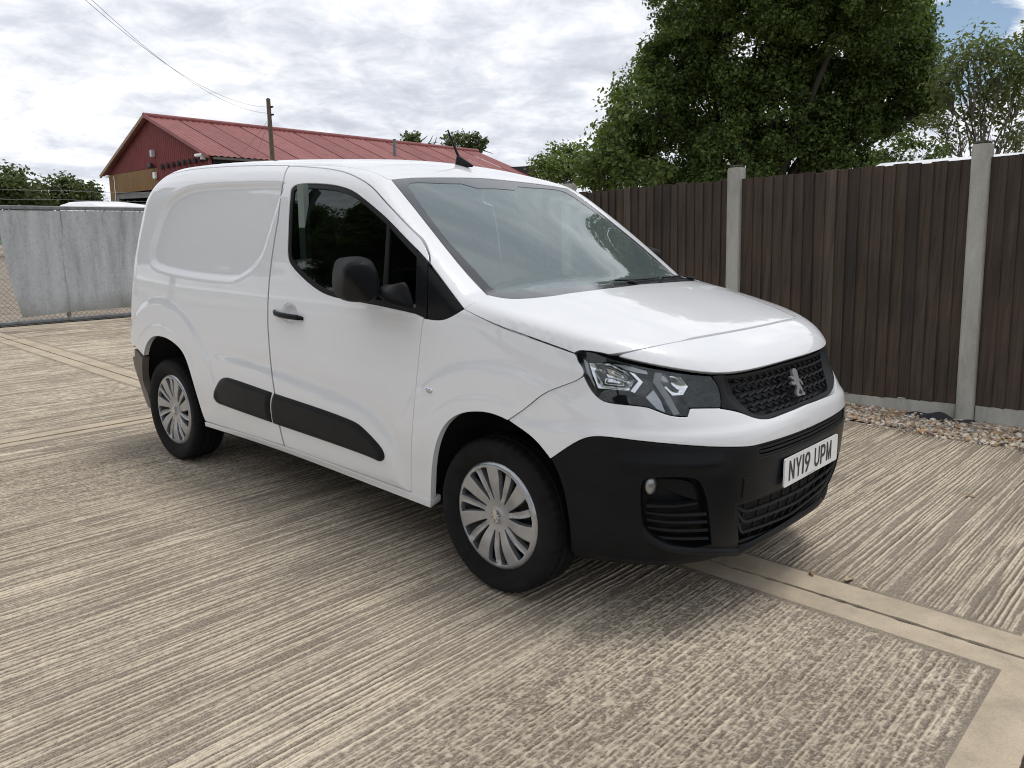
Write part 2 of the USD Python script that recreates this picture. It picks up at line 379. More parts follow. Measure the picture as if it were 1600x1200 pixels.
# ------------------------------------------------------------------ relief of the flanks (recessed blank panel, arches, swage)
def xz(px, y=-.895, closed=True): 
    s = spline(px, closed, 4.0); d = rays(s); P = CAM + d * ((y - CAM[1]) / d[:, 1:2]); return P[:, [0, 2]]
GXX, GZZ = np.meshgrid(GX, GZ, indexing='ij'); GP = shapely.points(GXX.ravel(), GZZ.ravel())
def sdf(P):
    d = shapely.distance(P.boundary, GP); ins = shapely.contains_xy(P, GXX.ravel(), GZZ.ravel())
    return np.where(ins, d, -d).reshape(GXX.shape)
RECESS = [(230, 392), (231.5, 365), (237, 325), (246, 305), (264, 292), (289, 285.5), (336, 282.5), (411, 281.5), (419, 286), (420, 296), (416, 339), (410, 395), (404, 412), (392.5, 427), (377, 438), (360, 441), (246, 421), (234, 408)]
rz = np.concatenate([xz(RECESS, -.86)]); d = sdf(sg.Polygon(rz).buffer(0))
RELIEF += -.026 * sstep(-.004, .046, d)
lip = [(338, 553, 1), (375, 561), (425, 577), (466, 592), (512, 610), (550, 626), (575, 640), (594, 659), (609, 681), (622, 706, 1)]
cz = xz(lip, -.895, closed=False)
sw = sg.Polygon(np.concatenate([cz, [[2.26, .30], [.20, .30], [.10, .78]]])).buffer(0); d = sdf(sw)
fade = sstep(.50, 1.0, GXX) * (1 - .3 * sstep(.5, .3, GZZ))
RELIEF += .017 * sstep(-.012, .04, d) * fade - .004 * np.exp(-((d + .01) / .05) ** 2) * fade
for hx, r_out, r_in, amp in ((2.785, .632, .50, .013), (0.0, .70, .545, .012)):
    rr = np.hypot(GXX - hx, (GZZ - .322))
    bq = sstep(2.80, 2.98, GXX); k = sstep(.38, .62, GZZ) * (1 - bq) + sstep(.76, .96, GZZ) * bq
    RELIEF += k * (amp * sstep(r_out + .010, r_out - .040, rr) + .004 * sstep(r_in + .006, r_in - .02, rr))
RELIEF_F = map_coordinates  # placeholder, set below
RELIEF_F = __import__('scipy.ndimage', fromlist=['x']).spline_filter(gaussian_filter(RELIEF, .55), order=3)

# more charts: round the back corner, and slantwise over the roof edge
B0 = .50
def rear_pts(ab):
    a, z = np.asarray(ab, float).T; t = a / .95
    r = solve(lambda r: skin(B0 - r * np.sin(t), -r * np.cos(t), z), np.zeros(len(a)), np.full(len(a), 2.0))
    return np.stack([B0 - r * np.sin(t), -r * np.cos(t), z], 1)
Q = math.sqrt(.5)
def diag_pts(ab):
    x, q = np.asarray(ab, float).T
    s = solve(lambda s: skin(x, Q * (q - s), Q * (q + s)), np.full(len(x), .5), np.full(len(x), 2.3))
    return np.stack([x, Q * (q - s), Q * (q + s)], 1)
PTS['rear'], PTS['diag'] = rear_pts, diag_pts
UNP['rear'] = lambda P: np.stack([np.arctan2(B0 - P[:, 0], -P[:, 1]) * .95, P[:, 2]], 1)
UNP['diag'] = lambda P: np.stack([P[:, 0], Q * (P[:, 1] + P[:, 2])], 1)
REF = {'side': (0, -1, 0), 'top': (0, 0, 1), 'diag': (0, -Q, Q)}
def facing(m, kind):
    n, c = m.face_normals, m.triangles_center
    a = m.area_faces[:, None]
    if kind in REF: s = ((n * a) @ np.array(REF[kind])).sum()
    else: s = ((c - [F0 if kind == 'front' else B0, 0, 0]) * n * a * [1, 1, 0]).sum()
    if s < 0: m.faces = m.faces[:, ::-1]
    return m
def skin_panel(P, kind, **k): return facing(panel(P, kind, **k), kind)
def both(P):
    """a chart polygon of the near half, clipped at the centre line and mirrored (charts top and front)"""
    return P
def halves(P, kind):
    ax = 1 if kind == 'top' else 0
    x0, y0, x1, y1 = P.bounds
    P = P.intersection(sg.box(-9, -9, 9, 0) if ax else sg.box(-9, -9, 0, 9))
    R = shapely.affinity.scale(P, 1 if ax else -1, -1 if ax else 1, origin=(0, 0))
    U = shapely.union_all([P.buffer(1e-4), R.buffer(1e-4)])
    return U
import shapely.affinity

# ------------------------------------------------------------------ the van's lines, traced
DOOR_REAR = [(451.3, 260, 1), (446, 270), (442, 289), (438, 314), (434.7, 342), (430, 370), (425, 404), (421, 439), (419, 470), (418.5, 495), (419.5, 520), (422, 553), (425, 583), (431, 625), (437, 665), (445, 697, 1)]
DOOR_TOP = [(451.3, 260, 1), (462, 259.3), (477, 260), (508, 262.5), (539, 268.5), (561, 278), (580, 290.5), (599, 310.6), (624, 337), (649, 362), (661, 373), (668, 386), (672, 401), (672, 411, 1)]
DOOR_FRONT = [(642.5, 769.5, 1), (643, 700), (647, 636), (653, 574), (659, 515), (662, 498, 1)]
SILL_TOP = [(321, 658.5, 1), (445, 697), (543, 733), (642.5, 769.5), (674, 782, 1)]
WINDOW = [(455, 295), (463, 289), (492.5, 287), (524, 290), (549, 298), (567.5, 310.6), (602, 340), (633, 372), (653, 392, 1), (668, 409, 1), (667, 498, 1), (648, 489.5, 1), (580, 475), (517.5, 462.5), (492.5, 450.5), (470.6, 432.5), (456.6, 417), (450, 404), (449.4, 370), (451, 329), (453, 305)]
FRONT_ARCH = [(673, 783, 1), (674, 741), (679, 702), (692.5, 667), (714, 648.5), (740.6, 643), (771, 647), (806, 664), (837, 687.5), (861, 717, 1)]
ARCH_SPLIT = (793, 656.5)
REAR_ARCH = [(225, 557.6, 1), (227, 546), (231.5, 535), (237.6, 528), (245.5, 526), (258, 528.5), (270, 535.5), (279, 543.5), (286, 553), (293, 570), (300, 593), (308.5, 622), (317, 649), (321, 658.5, 1)]
HOOD_SIDE = [(725, 483, 1), (750, 496), (787.5, 513.5), (834, 530.5), (897, 552.8, 1)]
COWL = [(762, 461, 1), (787.5, 466), (812.5, 467), (850, 464), (912.5, 456.5), (975, 449), (1022, 443), (1069, 439, 1)]
HOOD_SHUT = [(950, 554, 1), (965, 552), (1040, 537), (1130, 520.5), (1205, 505.5), (1247, 494, 1)]
LAMP = [(900, 553.5, 1), (905, 549.5), (926, 550.5), (947, 558), (980, 567), (1019, 575), (1070, 583.5), (1112, 587.5, 1), (1121, 600), (1127, 618), (1127.6, 636.6, 1), (1078.5, 637.5, 1), (1074.5, 650.5, 1), (1052, 649.5), (1028, 642), (1010, 636), (959, 630.5), (938, 624), (923, 609), (911, 586), (903, 565)]
LIP_LOW = [(950, 559, 1), (980, 566), (1019, 574), (1070, 582), (1112, 586), (1127, 585.8), (1160, 582), (1220, 567.5), (1265, 552.5), (1289, 542, 1)]
GRILLE_LOW = [(1127.6, 637.5, 1), (1148, 641), (1165, 646), (1178, 651), (1193, 654), (1206, 653), (1220, 648), (1243, 639), (1265, 629, 1)]
BLACK_TOP = [(861, 717, 1), (878, 705), (905, 688.5), (923, 682.5), (944, 682), (995, 688), (1055, 694), (1115, 698), (1160, 698), (1178, 696), (1235, 679), (1265, 667), (1295, 654.5, 1)]
BUMPER_SHUT = [(903, 565, 1), (911, 586), (859, 610), (825, 634), (793, 656.5, 1)]
WS_NEAR = [(762, 461, 1), (735, 433), (700, 391), (660, 340), (632, 305), (612, 280.5, 1)]
WS_TOP = [(612, 280.5, 1), (640, 278), (680, 277), (750, 278), (820, 282, 1)]

def c3(px, step=6.0): return hit(spline(px, False, step))
def un(kind, *lines): return np.concatenate([UNP[kind](L) for L in lines])
def mk(P3, kind): return poly(UNP[kind](P3))
L_drear, L_dtop, L_dfront, L_sill = c3(DOOR_REAR), c3(DOOR_TOP), c3(DOOR_FRONT), c3(SILL_TOP)
L_hside, L_cowl, L_shut, L_lip, L_glow = c3(HOOD_SIDE), c3(COWL), c3(HOOD_SHUT), c3(LIP_LOW), c3(GRILLE_LOW)
L_btop, L_bshut, L_farch, L_rarch, L_wsn, L_wst = c3(BLACK_TOP), c3(BUMPER_SHUT), c3(FRONT_ARCH), c3(REAR_ARCH), c3(WS_NEAR), c3(WS_TOP)
def seam(x0, x1, y=-.665, n=40): return top_pts(np.stack([np.linspace(x0, x1, n), np.full(n, y)], 1))
xs_d = L_drear[0][0] - .01
xw, yw = L_wsn[-1][:2]
def cut(L, px):                                              # part of a traced line on either side of a photograph point
    i = np.argmin(np.linalg.norm(L - hit([px])[0], axis=1)); return L[:i + 1], L[i:]
fa_rear, fa_front = cut(L_farch, ARCH_SPLIT)

van = thing('delivery_van', 'white compact panel van with black bumper and black side strips parked on the concrete', 'van')
def add(name, mesh, m, parent=None, smooth=35, label=None, mir=True, kind=None):
    a = obj(name, mesh, m, parent or van, smooth, label, kind)
    if mir: obj(name, mirrored(mesh), m, parent or van, smooth, None, kind)
    return a
# --- body shell: rear flank, roof, pillar frame, back
XR0 = -.40
tip = UNP['rear'](rear_pts(np.array([[1.35, 1.7]])))
flank = poly(un('rear', L_drear[::-1], seam(xs_d, XR0), top_pts(np.stack([np.full(6, XR0), np.linspace(-.66, -.56, 6)], 1))),
             np.stack([np.full(30, UNP['rear'](top_pts(np.array([[XR0, -.56]])))[0, 0]), np.linspace(UNP['rear'](top_pts(np.array([[XR0, -.56]])))[0, 1] - .02, .62, 30)], 1),
             un('rear', c3([(211, 541, 1), (225, 557.6, 1)]), L_rarch, c3([(321, 658.5, 1), (445, 697, 1)])))
add('rear_quarter_panel', skin_panel(flank, 'rear', h=.0085), 'white_paint')
pl_end = UNP['diag'](c3([(762, 461, 1), (725, 483, 1)]))
frame = poly(un('diag', L_dtop), un('diag', c3([(672, 411, 1), (700, 449), (725, 483, 1)])), pl_end[::-1], un('diag', L_wsn), un('diag', seam(xw, xs_d, yw if False else -.665)))
add('roof_side_frame', skin_panel(frame, 'diag', h=.018, gap=.001), 'white_paint')
ycut = -.665
ws_half = poly(un('top', L_wsn), un('top', L_wst), np.array([[UNP['top'](L_wst)[-1, 0], .05], [2.86, .05]]), un('top', L_cowl)[::-1])
wt = un('top', L_wst)
roof_half = poly(np.array([[XR0, .02], [XR0, ycut], [xw, ycut]]), wt[wt[:, 1] > ycut], np.array([[1.862, .02]]))
add('roof', skin_panel(halves(roof_half, 'top'), 'top', h=.03, gap=.0005, bevel=.001), 'white_paint', mir=False)
back = sg.Polygon([(UNP['rear'](top_pts(np.array([[XR0, -.56]])))[0, 0], .62), (.95 * math.pi - UNP['rear'](top_pts(np.array([[XR0, -.56]])))[0, 0], .62), (.95 * math.pi - UNP['rear'](top_pts(np.array([[XR0, -.56]])))[0, 0], 1.80), (UNP['rear'](top_pts(np.array([[XR0, -.56]])))[0, 0], 1.80)])
add('rear_door', skin_panel(back, 'rear', h=.05), 'white_paint', mir=False)
# --- front door and its glass
door_out = poly(un('side', L_dtop, c3([(672, 411, 1), (667, 480), (662, 498, 1)]), L_dfront[::-1], c3([(642.5, 769.5, 1), (543, 733), (445, 697, 1)]), L_drear[::-1]))
win = poly(chart(WINDOW, 'side'))
hb = [(452.5 + 11.5 * math.cos(t), 490 + 16 * math.sin(t)) for t in np.linspace(0, 2 * math.pi, 28, endpoint=False)]
bowl = poly(chart(hb, 'side', step=3))
door = add('front_door', skin_panel(door_out.difference(win).difference(bowl), 'side', h=.016), 'white_paint')
frame_in = win.buffer(-.017, join_style='round')
sail = poly(chart([(651, 390, 1), (668, 407, 1), (666, 498, 1), (648, 490, 1)], 'side', step=4))
tri = poly(chart([(669, 413, 1), (700, 452), (723.5, 481, 1), (714, 489.5), (703, 495.8), (692, 499.2), (680, 499.5), (668, 498.5, 1)], 'side', step=4))
divider = poly(chart([(603.5, 341, 1), (608, 345.5, 1), (602.5, 470, 1), (595.5, 470, 1)], 'side', step=4))
dn = UNP['side'](hit([(601, 400)]))[0, 0]
add('window_seal', skin_panel(win.difference(frame_in).difference(sail.buffer(.004)), 'side', h=.012, gap=-.004, depth=.02, lift=-.006), 'seal_rubber', door)
add('window_divider', skin_panel(divider.intersection(win.buffer(-.008)), 'side', h=.014, gap=0, depth=.02, lift=-.004), 'seal_rubber', door)
glass = frame_in.buffer(.006).difference(sail.buffer(.002)).difference(divider)
gl = sorted(glass.geoms, key=lambda g: -g.area)[:2] if glass.geom_type == 'MultiPolygon' else [glass]
for k, g in enumerate(gl):
    add('window_glass' if k == 0 else 'quarter_glass', skin_panel(g, 'side', h=.04, gap=0, bevel=0, depth=0, lift=-.012), 'window_glass', door)
add('mirror_sail', skin_panel(sail, 'side', h=.015, gap=0, lift=-.001), 'black_plastic', door)
add('quarter_trim', skin_panel(tri, 'side', h=.015, gap=0, lift=.0), 'black_plastic')
# handle: bowl and bar
bc_ = np.array(bowl.centroid.coords[0]); bd = bowl.boundary
def bowl_lift(A): 
    d = shapely.distance(bd, shapely.points(A)); return .0008 - .020 * sstep(0, .030, d)
add('handle_bowl', skin_panel(bowl.buffer(.0035), 'side', h=.006, gap=0, bevel=.0, depth=0, lift=lambda A: bowl_lift(A) - .003), 'white_paint', door)
hp = hit([(430, 487), (436, 489.5), (446, 492), (460, 494.5), (470, 496), (473, 497.5)]); hn = normals(hp)
hs = []
off = [.004, .020, .028, .028, .022, .006]
for (p, n, o, r) in zip(hp, hn, off, [.011, .0135, .014, .014, .0135, .010]):
    hs.append(m3.Manifold.sphere(r, 20).scale((1.1, .75, 1.0)).translate(tuple(p + n * o)))
hm = m3.Manifold.batch_boolean([m3.Manifold.batch_hull([a, b]) for a, b in zip(hs[:-1], hs[1:])], m3.OpType.Add).to_mesh()
add('door_handle', trimesh.Trimesh(hm.vert_properties[:, :3], hm.tri_verts), 'black_plastic', door)
# --- black rub strips
def strip(px): 
    P = poly(chart(px, 'side', step=4)); b = P.boundary
    return skin_panel(P, 'side', h=.012, gap=0, bevel=.003, depth=.02, lift=lambda A: .003 + .013 * np.clip(shapely.distance(b, shapely.points(A)) / .020, 0, 1))
add('rub_strip', strip([(334.5, 615), (338, 604), (345, 593), (352, 590), (360, 591, 0), (425.5, 613.5, 1), (422.3, 627), (422.6, 641), (425.4, 660, 1), (347, 632), (338, 626.5)]), 'grey_black_plastic')
add('rub_strip', strip([(428.6, 614.5, 1), (512.5, 642.5), (544, 654.5), (559, 662), (575, 676), (594, 697), (600.3, 709), (600, 717.5), (594, 720.5), (585, 717), (427.6, 661, 1), (424.8, 641), (425, 626)]), 'grey_black_plastic', door)
# --- sill
sill = poly(un('side', L_sill), UNP['side'](hit([(674, 793)])), UNP['side'](c3([(674, 793, 1), (560, 749), (430, 700), (322, 665.5, 1)])))
add('sill', skin_panel(sill, 'side', h=.015, gap=.0005, bevel=.003, depth=.06, lift=.006), 'white_paint')
# --- front wing
wing = poly(un('side', L_hside, c3([(897, 552.8, 1), (900, 556, 1)]), L_bshut, fa_rear[::-1], c3([(673, 783, 1), (642.5, 770.5, 1)]), L_dfront, c3([(662, 498, 1), (687, 500.5), (703, 496), (725, 483, 1)])))
add('front_wing', skin_panel(wing, 'side', h=.010, gap=.0003, bevel=.0009), 'white_paint')
ip = hit([(670.5, 609.5)])[0]; inn = normals(ip[None])[0]
def on_skin(m, p, n, up=(0, 0, 1)):
    z = np.asarray(n, float); x = np.cross(up, z); x /= np.linalg.norm(x); y = np.cross(z, x)
    T = np.eye(4); T[:3, 0], T[:3, 1], T[:3, 2], T[:3, 3] = x, y, z, p; q = m.copy(); q.apply_transform(T); return q
e = trimesh.creation.icosphere(3, 1.0); e.apply_scale((.021, .012, .008))
rep = add('side_repeater', on_skin(e, ip, inn), 'chrome')
e2 = trimesh.creation.icosphere(2, 1.0); e2.apply_scale((.010, .006, .003)); e2.apply_translation((0, 0, .0065))
add('repeater_lens', on_skin(e2, ip, inn), 'light_grey', rep)
# --- bonnet and the front panel over the grille
hood = halves(poly(un('top', L_hside, c3([(897, 552.8, 1), (905, 549, 1), (926, 549.6), (950, 554, 1)]), L_shut), np.array([[3.1, .6], [2.9, .3]]), un('top', L_cowl)[::-1], un('top', c3([(762, 461, 1), (725, 483, 1)]))), 'top')
def crease(A):
    ay = np.abs(A[:, 1]); x = A[:, 0]
    l1 = .50 + .10 * (3.4 - x); return .006 * sstep(.02, -.05, ay - l1) * sstep(2.75, 3.0, x)
add('bonnet', skin_panel(hood, 'top', h=.0095, gap=.0002, bevel=.0008, lift=crease), 'white_paint', mir=False)
lipP = halves(poly(un('top', L_shut), np.array([[3.45, .5], [3.7, .5]]), un('top', L_lip)[::-1]), 'top')
add('front_panel', skin_panel(lipP, 'top', h=.014, depth=.02), 'white_paint', mir=False)
# --- bumper: white upper part, black lower part
lampP = poly(chart(LAMP, 'front', step=4))
lamp_low = c3([(1127.6, 636.6, 1), (1078.5, 637.5, 1), (1074.5, 650.5, 1), (1052, 649.5), (1028, 642), (1010, 636), (959, 630.5), (938, 624), (923, 609), (911, 586, 1)], 4)
upper = halves(poly(un('front', lamp_low, L_bshut[np.argmin(np.linalg.norm(L_bshut - hit([(911, 586)])[0], axis=1)):], fa_front, L_btop), np.array([[.4, .70], [.4, .80]]), un('front', L_glow)[::-1]), 'front')
def up_lift(A): return .010 * sstep(.79, .755, A[:, 1] + .03 * np.abs(A[:, 0])) - .004
upper_bumper = add('front_bumper', skin_panel(upper, 'front', h=.014, gap=.0012, depth=.035, lift=lambda A: up_lift(A)), 'white_paint', mir=False)
ar = c3([(861, 717, 1), (876, 750), (887, 800), (891, 840), (893, 880, 1)])
bot = front_pts(np.stack([np.linspace(UNP['front'](ar[-1:])[0, 0], .0, 40), np.full(40, .205)], 1))
low = poly(un('front', L_btop[::-1], ar), UNP['front'](bot), np.array([[.4, .205], [.4, .70]]))
INTAKE = [(1149.5, 790, 1), (1170, 782.5), (1210, 767), (1260, 742, 1), (1262, 800, 1), (1230, 823), (1153.5, 852, 1)]
SLOT = [(1183, 697, 1), (1235, 680), (1275, 664, 1), (1275, 682, 1), (1240, 697), (1200, 711), (1187, 713, 1)]
FOG = [(1004, 756), (1010, 748.5), (1022, 747), (1082, 747.5), (1095, 758), (1104, 785), (1107.5, 820), (1110, 850, 1), (1075, 856), (1030, 843), (1008, 824), (1003, 800)]
intake = poly(chart(INTAKE, 'front', step=4)); slot = poly(chart(SLOT, 'front', step=4)); fog = poly(chart(FOG, 'front', step=4))
IX0, IZ0, IX1, IZ1 = intake.bounds
print('intake', intake.bounds, 'slot', slot.bounds, 'fog', fog.bounds, 'lamp', lampP.bounds)
hole_i, hole_s = halves(intake, 'front'), halves(slot, 'front')
fog_m = shapely.affinity.scale(fog, -1, 1, origin=(0, 0))
lowP = halves(low, 'front')
grow = lambda P, d: P.buffer(d)
lowH = shapely.difference(lowP, shapely.union_all([hole_i, hole_s, fog, fog_m]))
ib, fb_ = hole_i.boundary, fog.union(fog_m).boundary
def low_lift(A):
    z = A[:, 1]; d = shapely.distance(fb_, shapely.points(A))
    l = .004 - .030 * sstep(.265, .205, z)
    l = l + .012 * np.exp(-((z - (.655 - .02 * np.abs(A[:, 0]))) / .03) ** 2) * sstep(.80, .72, np.abs(A[:, 0])) * sstep(.42, .5, np.abs(A[:, 0]))
    return l
lower = add('lower_bumper', skin_panel(lowH, 'front', h=.012, gap=.0008, bevel=.004, depth=.05, lift=low_lift), 'black_plastic', mir=False)
# the lip under the intake
def on_front(ab, lift=0.0):
    P = front_pts(np.asarray(ab, float)); return P + normals(P) * lift
LIPT = [(1006, 824, 1), (1012, 834), (1022, 842), (1040, 850), (1070, 855), (1110, 857), (1150, 857, 1), (1190, 836), (1240, 806), (1290, 772, 1)]
lt_ = UNP['front'](c3(LIPT, 4)); lt_ = lt_[lt_[:, 0] < 0]; lt_ = np.concatenate([lt_, lt_[::-1] * [-1, 1]]); aa, zz = lt_[:, 0], lt_[:, 1]
ef = np.clip((np.abs(aa[0]) - np.abs(aa)) / .06, 0, 1)[:, None]
def lp_(dz, l): 
    P = front_pts(np.stack([aa, zz + dz], 1)); return P + normals(P) * (.004 + (l - .004) * ef)
L0, L1, L2, L3 = lp_(.004, .004), lp_(-.003, .020), lp_(-.020, .019), lp_(-.040, -.012)
Vv = np.concatenate([L0, L1, L2, L3]); n = len(aa); Ff = []
for k in range(3):
    for i in range(n - 1):
        a, b, c, d = k * n + i, k * n + i + 1, (k + 1) * n + i, (k + 1) * n + i + 1
        Ff += [[a, c, d], [a, d, b]]
lipmesh = trimesh.Trimesh(Vv, np.array(Ff), process=False)
if ((lipmesh.triangles_center - [F0, 0, 0]) * lipmesh.face_normals * [1, 1, 0]).sum() < 0: lipmesh.faces = lipmesh.faces[:, ::-1]
add('bumper_lip', lipmesh, 'grey_black_plastic', mir=False)
# bars of the intakes: tubes that follow the skin
def bar(P, z0, slope, lift, r, n=40, name='slat', m='grey_black_plastic', parent=None):
    x0, _, x1, _ = P.bounds
    a = np.linspace(x0, x1, 200); ln = sg.LineString(np.stack([a, z0(a)], 1)).intersection(P.buffer(.006))
    for g in getattr(ln, 'geoms', [ln]):
        if g.is_empty or g.length < .03: continue
        q = np.array([g.interpolate(t, normalized=True).coords[0] for t in np.linspace(0, 1, n)])
        S = on_front(q, lift)
        t = tube(S, r, 6); obj(name, t, m, parent or lower, 60)
def rows(P, fr, lift, r, m='grey_black_plastic', fold=True):
    x0, z0, x1, z1 = P.bounds
    top = lambda a: np.array([max((g.bounds[3] for g in [P.intersection(sg.LineString([(t, -1), (t, 3)]))] if not g.is_empty), default=z1) for t in a])
    bt = lambda a: np.array([min((g.bounds[1] for g in [P.intersection(sg.LineString([(t, -1), (t, 3)]))] if not g.is_empty), default=z0) for t in a])
    for f in fr: bar(P, lambda a, f=f: bt(a) * (1 - f) + top(a) * f, 0, lift, r, m=m)
rows(hole_i, (.03, .26, .5, .74, .97), -.012, .008)
for a in np.linspace(-.36, .36, 11):
    ln = hole_i.intersection(sg.LineString([(a, 0), (a, 2)]))
    if ln.is_empty: continue
    S = on_front(np.stack([np.full(6, a), np.linspace(ln.bounds[1], ln.bounds[3], 6)], 1), -.018); obj('upright', tube(S, .0045, 6), 'grey_black_plastic', lower, 60)
rows(hole_s, (.02, .36, .70, .98), -.008, .0065)
for a in np.linspace(-.31, .31, 13):
    ln = hole_s.intersection(sg.LineString([(a, 0), (a, 2)]))
    if ln.is_empty: continue
    S = on_front(np.stack([np.full(5, a), np.linspace(ln.bounds[1], ln.bounds[3], 5)], 1), -.014); obj('upright', tube(S, .004, 6), 'grey_black_plastic', lower, 60)
for P, nm in ((hole_i, 'intake_back'), (hole_s, 'intake_back')):
    obj(nm, skin_panel(P.buffer(.02), 'front', h=.05, gap=0, bevel=0, depth=0, lift=-.055), 'dark_void', lower)
# fog lamp pocket
fc = np.array(fog.centroid.coords[0])
pk = add('fog_pocket', skin_panel(fog.buffer(.012), 'front', h=.02, gap=0, bevel=0, depth=0, lift=-.05), 'black_plastic', lower)
FL = [(1009, 789, 1), (1055, 790), (1092, 786, 1), (1093, 789.5, 1), (1055, 795), (1009, 795, 1)]
add('pocket_shelf', skin_panel(poly(chart(FL, 'front', step=4)), 'front', h=.01, gap=0, bevel=.002, depth=.05, lift=-.006), 'grey_black_plastic', lower)
FD = [(1022, 766, 1), (1060, 778), (1093, 786.5, 1), (1090, 768), (1080, 757), (1050, 754), (1024, 755, 1)]
add('pocket_blade', skin_panel(poly(chart(FD, 'front', step=4)), 'front', h=.012, gap=0, bevel=.002, depth=.02, lift=lambda A: -.018 - .03 * sstep(-.50, -.66, A[:, 0])), 'black_plastic', lower)
for k, yy in enumerate((803, 815, 828, 841)):
    q = c3([(1008 + 2.0 * k, yy + 3, 1), (1050, yy + 5), (1104 + k, yy + .5, 1)], 4)
    S = q + normals(q) * np.linspace(-.030, -.004, len(q))[:, None]
    t = tube(S, .0075, 8); add('louvre', t, 'grey_black_plastic', lower, 60)
fp = hit([(1016, 762)])[0]; fn = normals(fp[None])[0]
el = trimesh.creation.icosphere(3, 1.0); el.apply_scale((.024, .036, .016)); 
add('fog_lamp', on_skin(el, fp - fn * .026, np.array([.9, -.3, 0]) / np.linalg.norm([.9, .3])), 'lamp_silver', lower)
# towing eye cover: a shallow square
tp = hit([(1170, 760)])[0]; tn = normals(tp[None])[0]
obj('tow_eye_cover', on_skin(rbox(.07, .075, .006, .0025), tp + tn * .004, tn), 'black_plastic', lower, 40)
# --- grille
GR = halves(poly(un('front', c3([(1112, 587.5, 1), (1127, 585.8), (1160, 582), (1220, 567.5), (1265, 552.5, 1)])), np.array([[.3, .93], [.3, .75]]), un('front', L_glow[::-1]), un('front', c3([(1127.6, 636.6, 1), (1127, 618), (1121, 600), (1112, 587.5, 1)]))), 'front')
MESH = [(1146, 593, 1), (1165, 590), (1200, 580.5), (1245, 566), (1280, 553, 1), (1280, 610), (1262, 622.5), (1238, 633), (1215, 640), (1196, 644.5), (1183, 639), (1165, 625), (1152, 609)]
GM = halves(poly(chart(MESH, 'front', step=4)), 'front')
gb = GM.boundary
gr = add('grille_surround', skin_panel(GR.difference(GM), 'front', h=.012, gap=.001, bevel=.003, depth=.03, lift=lambda A: -.004 - .022 * sstep(.05, .0, shapely.distance(gb, shapely.points(A)))), 'grey_black_plastic', mir=False)
obj('grille_back', skin_panel(GM.buffer(.012), 'front', h=.03, gap=0, bevel=0, depth=0, lift=-.045), 'black_plastic', gr)
cells = []; x0, z0, x1, z1 = GM.bounds; row = 0
tile = rbox(.043, .0085, .012, .003, n=6)
z = z0 + .008
while z < z1:
    for a in np.arange(x0 - .03 + (row % 2) * .024, x1 + .03, .048):
        if GM.buffer(-.006).contains(sg.Point(a, z)):
            P = on_front([[a, z]], -.030)[0]; N_ = normals(P[None])[0]
            tl = np.eye(4); ang = (.22 if row % 2 else -.22); tl[:3, :3] = trimesh.transformations.rotation_matrix(ang, (0, 1, 0))[:3, :3] @ trimesh.transformations.rotation_matrix(.25 * (-1) ** row, (0, 0, 1))[:3, :3]
            q = tile.copy(); q.apply_transform(tl); cells.append(on_skin(q, P, N_))
    z += .0165; row += 1
obj('grille_mesh', join(cells), 'grey_black_plastic', gr, 40, kind='stuff')
# --- badge: a lion standing on its hind legs
LION = [(.02, .98), (.20, 1.0), (.34, .95), (.42, .86), (.40, .76), (.50, .72), (.66, .78), (.74, .74), (.66, .66), (.52, .60), (.64, .54), (.80, .58), (.86, .52), (.74, .44), (.56, .44), (.48, .38), (.54, .28), (.70, .22), (.74, .12), (.66, .04), (.50, .0), (.46, .06), (.56, .12), (.44, .18), (.34, .26), (.24, .20), (.20, .10), (.28, .05), (.22, .0), (.04, .0), (.02, .06), (.10, .12), (.10, .28), (.14, .40), (.08, .52), (.0, .48), (-.06, .36), (-.14, .34), (-.16, .44), (-.06, .54), (.02, .62), (-.02, .74), (-.06, .86)]
lp = sg.Polygon(spline([(a, b) for a, b in LION], True, .03)).buffer(0)
lp = lp if lp.geom_type == 'Polygon' else max(lp.geoms, key=lambda g: g.area)
lm = trimesh.creation.extrude_polygon(shapely.affinity.scale(lp, .118, .118, origin=(.3, .5)), .010, engine='earcut'); lm.apply_translation((-.3, -.5, 0))
lm.apply_scale((-1, 1, 1)); lm.faces = lm.faces[:, ::-1]
gp_ = hit([(1239, 599)])[0]; gp_[1] = 0.0; gp_ = front_pts(UNP['front'](gp_[None]))[0]; gn = normals(gp_[None])[0]
lm.apply_scale((.78, .95, 1.0))
bev = lm
obj('badge', on_skin(bev, gp_ - gn * .002, gn), 'badge_metal', gr, 20)
# --- headlamps
lamp = add('headlamp_housing', skin_panel(lampP, 'front', h=.016, gap=.002, bevel=0, depth=0, lift=lambda A: -.010 - .055 * sstep(0, .03, shapely.distance(lampP.boundary, shapely.points(A)))), 'lamp_housing')
def lamp_piece(name, px, m, lift, h=.010, depth=.012, bowl=None):
    P = poly(chart(px, 'front', step=3)).intersection(lampP.buffer(-.004))
    if P.geom_type != 'Polygon': P = max(P.geoms, key=lambda g: g.area)
    b = P.boundary
    f = (lambda A: lift - bowl * sstep(0, .05, shapely.distance(b, shapely.points(A)))) if bowl else lift
    return add(name, skin_panel(P, 'front', h=h, gap=0, bevel=.0015, depth=depth, lift=f), m, lamp, 25)
def zp(L): return [(860 + a / 3.333, 480 + b / 3.333, 1) for a, b in L]
lamp_piece('reflector_bowl', zp([(188, 290), (300, 290), (395, 338), (440, 385), (408, 440), (300, 432), (236, 428), (205, 350)]), 'reflector', -.030, bowl=.034)
lamp_piece('reflector_wall', zp([(160, 262), (186, 284), (202, 350), (232, 428), (216, 408), (180, 340)]), 'silver_trim', -.018)
lamp_piece('reflector_wall', zp([(305, 292), (400, 300), (505, 330), (515, 352), (446, 343), (400, 328)]), 'silver_trim', -.024)
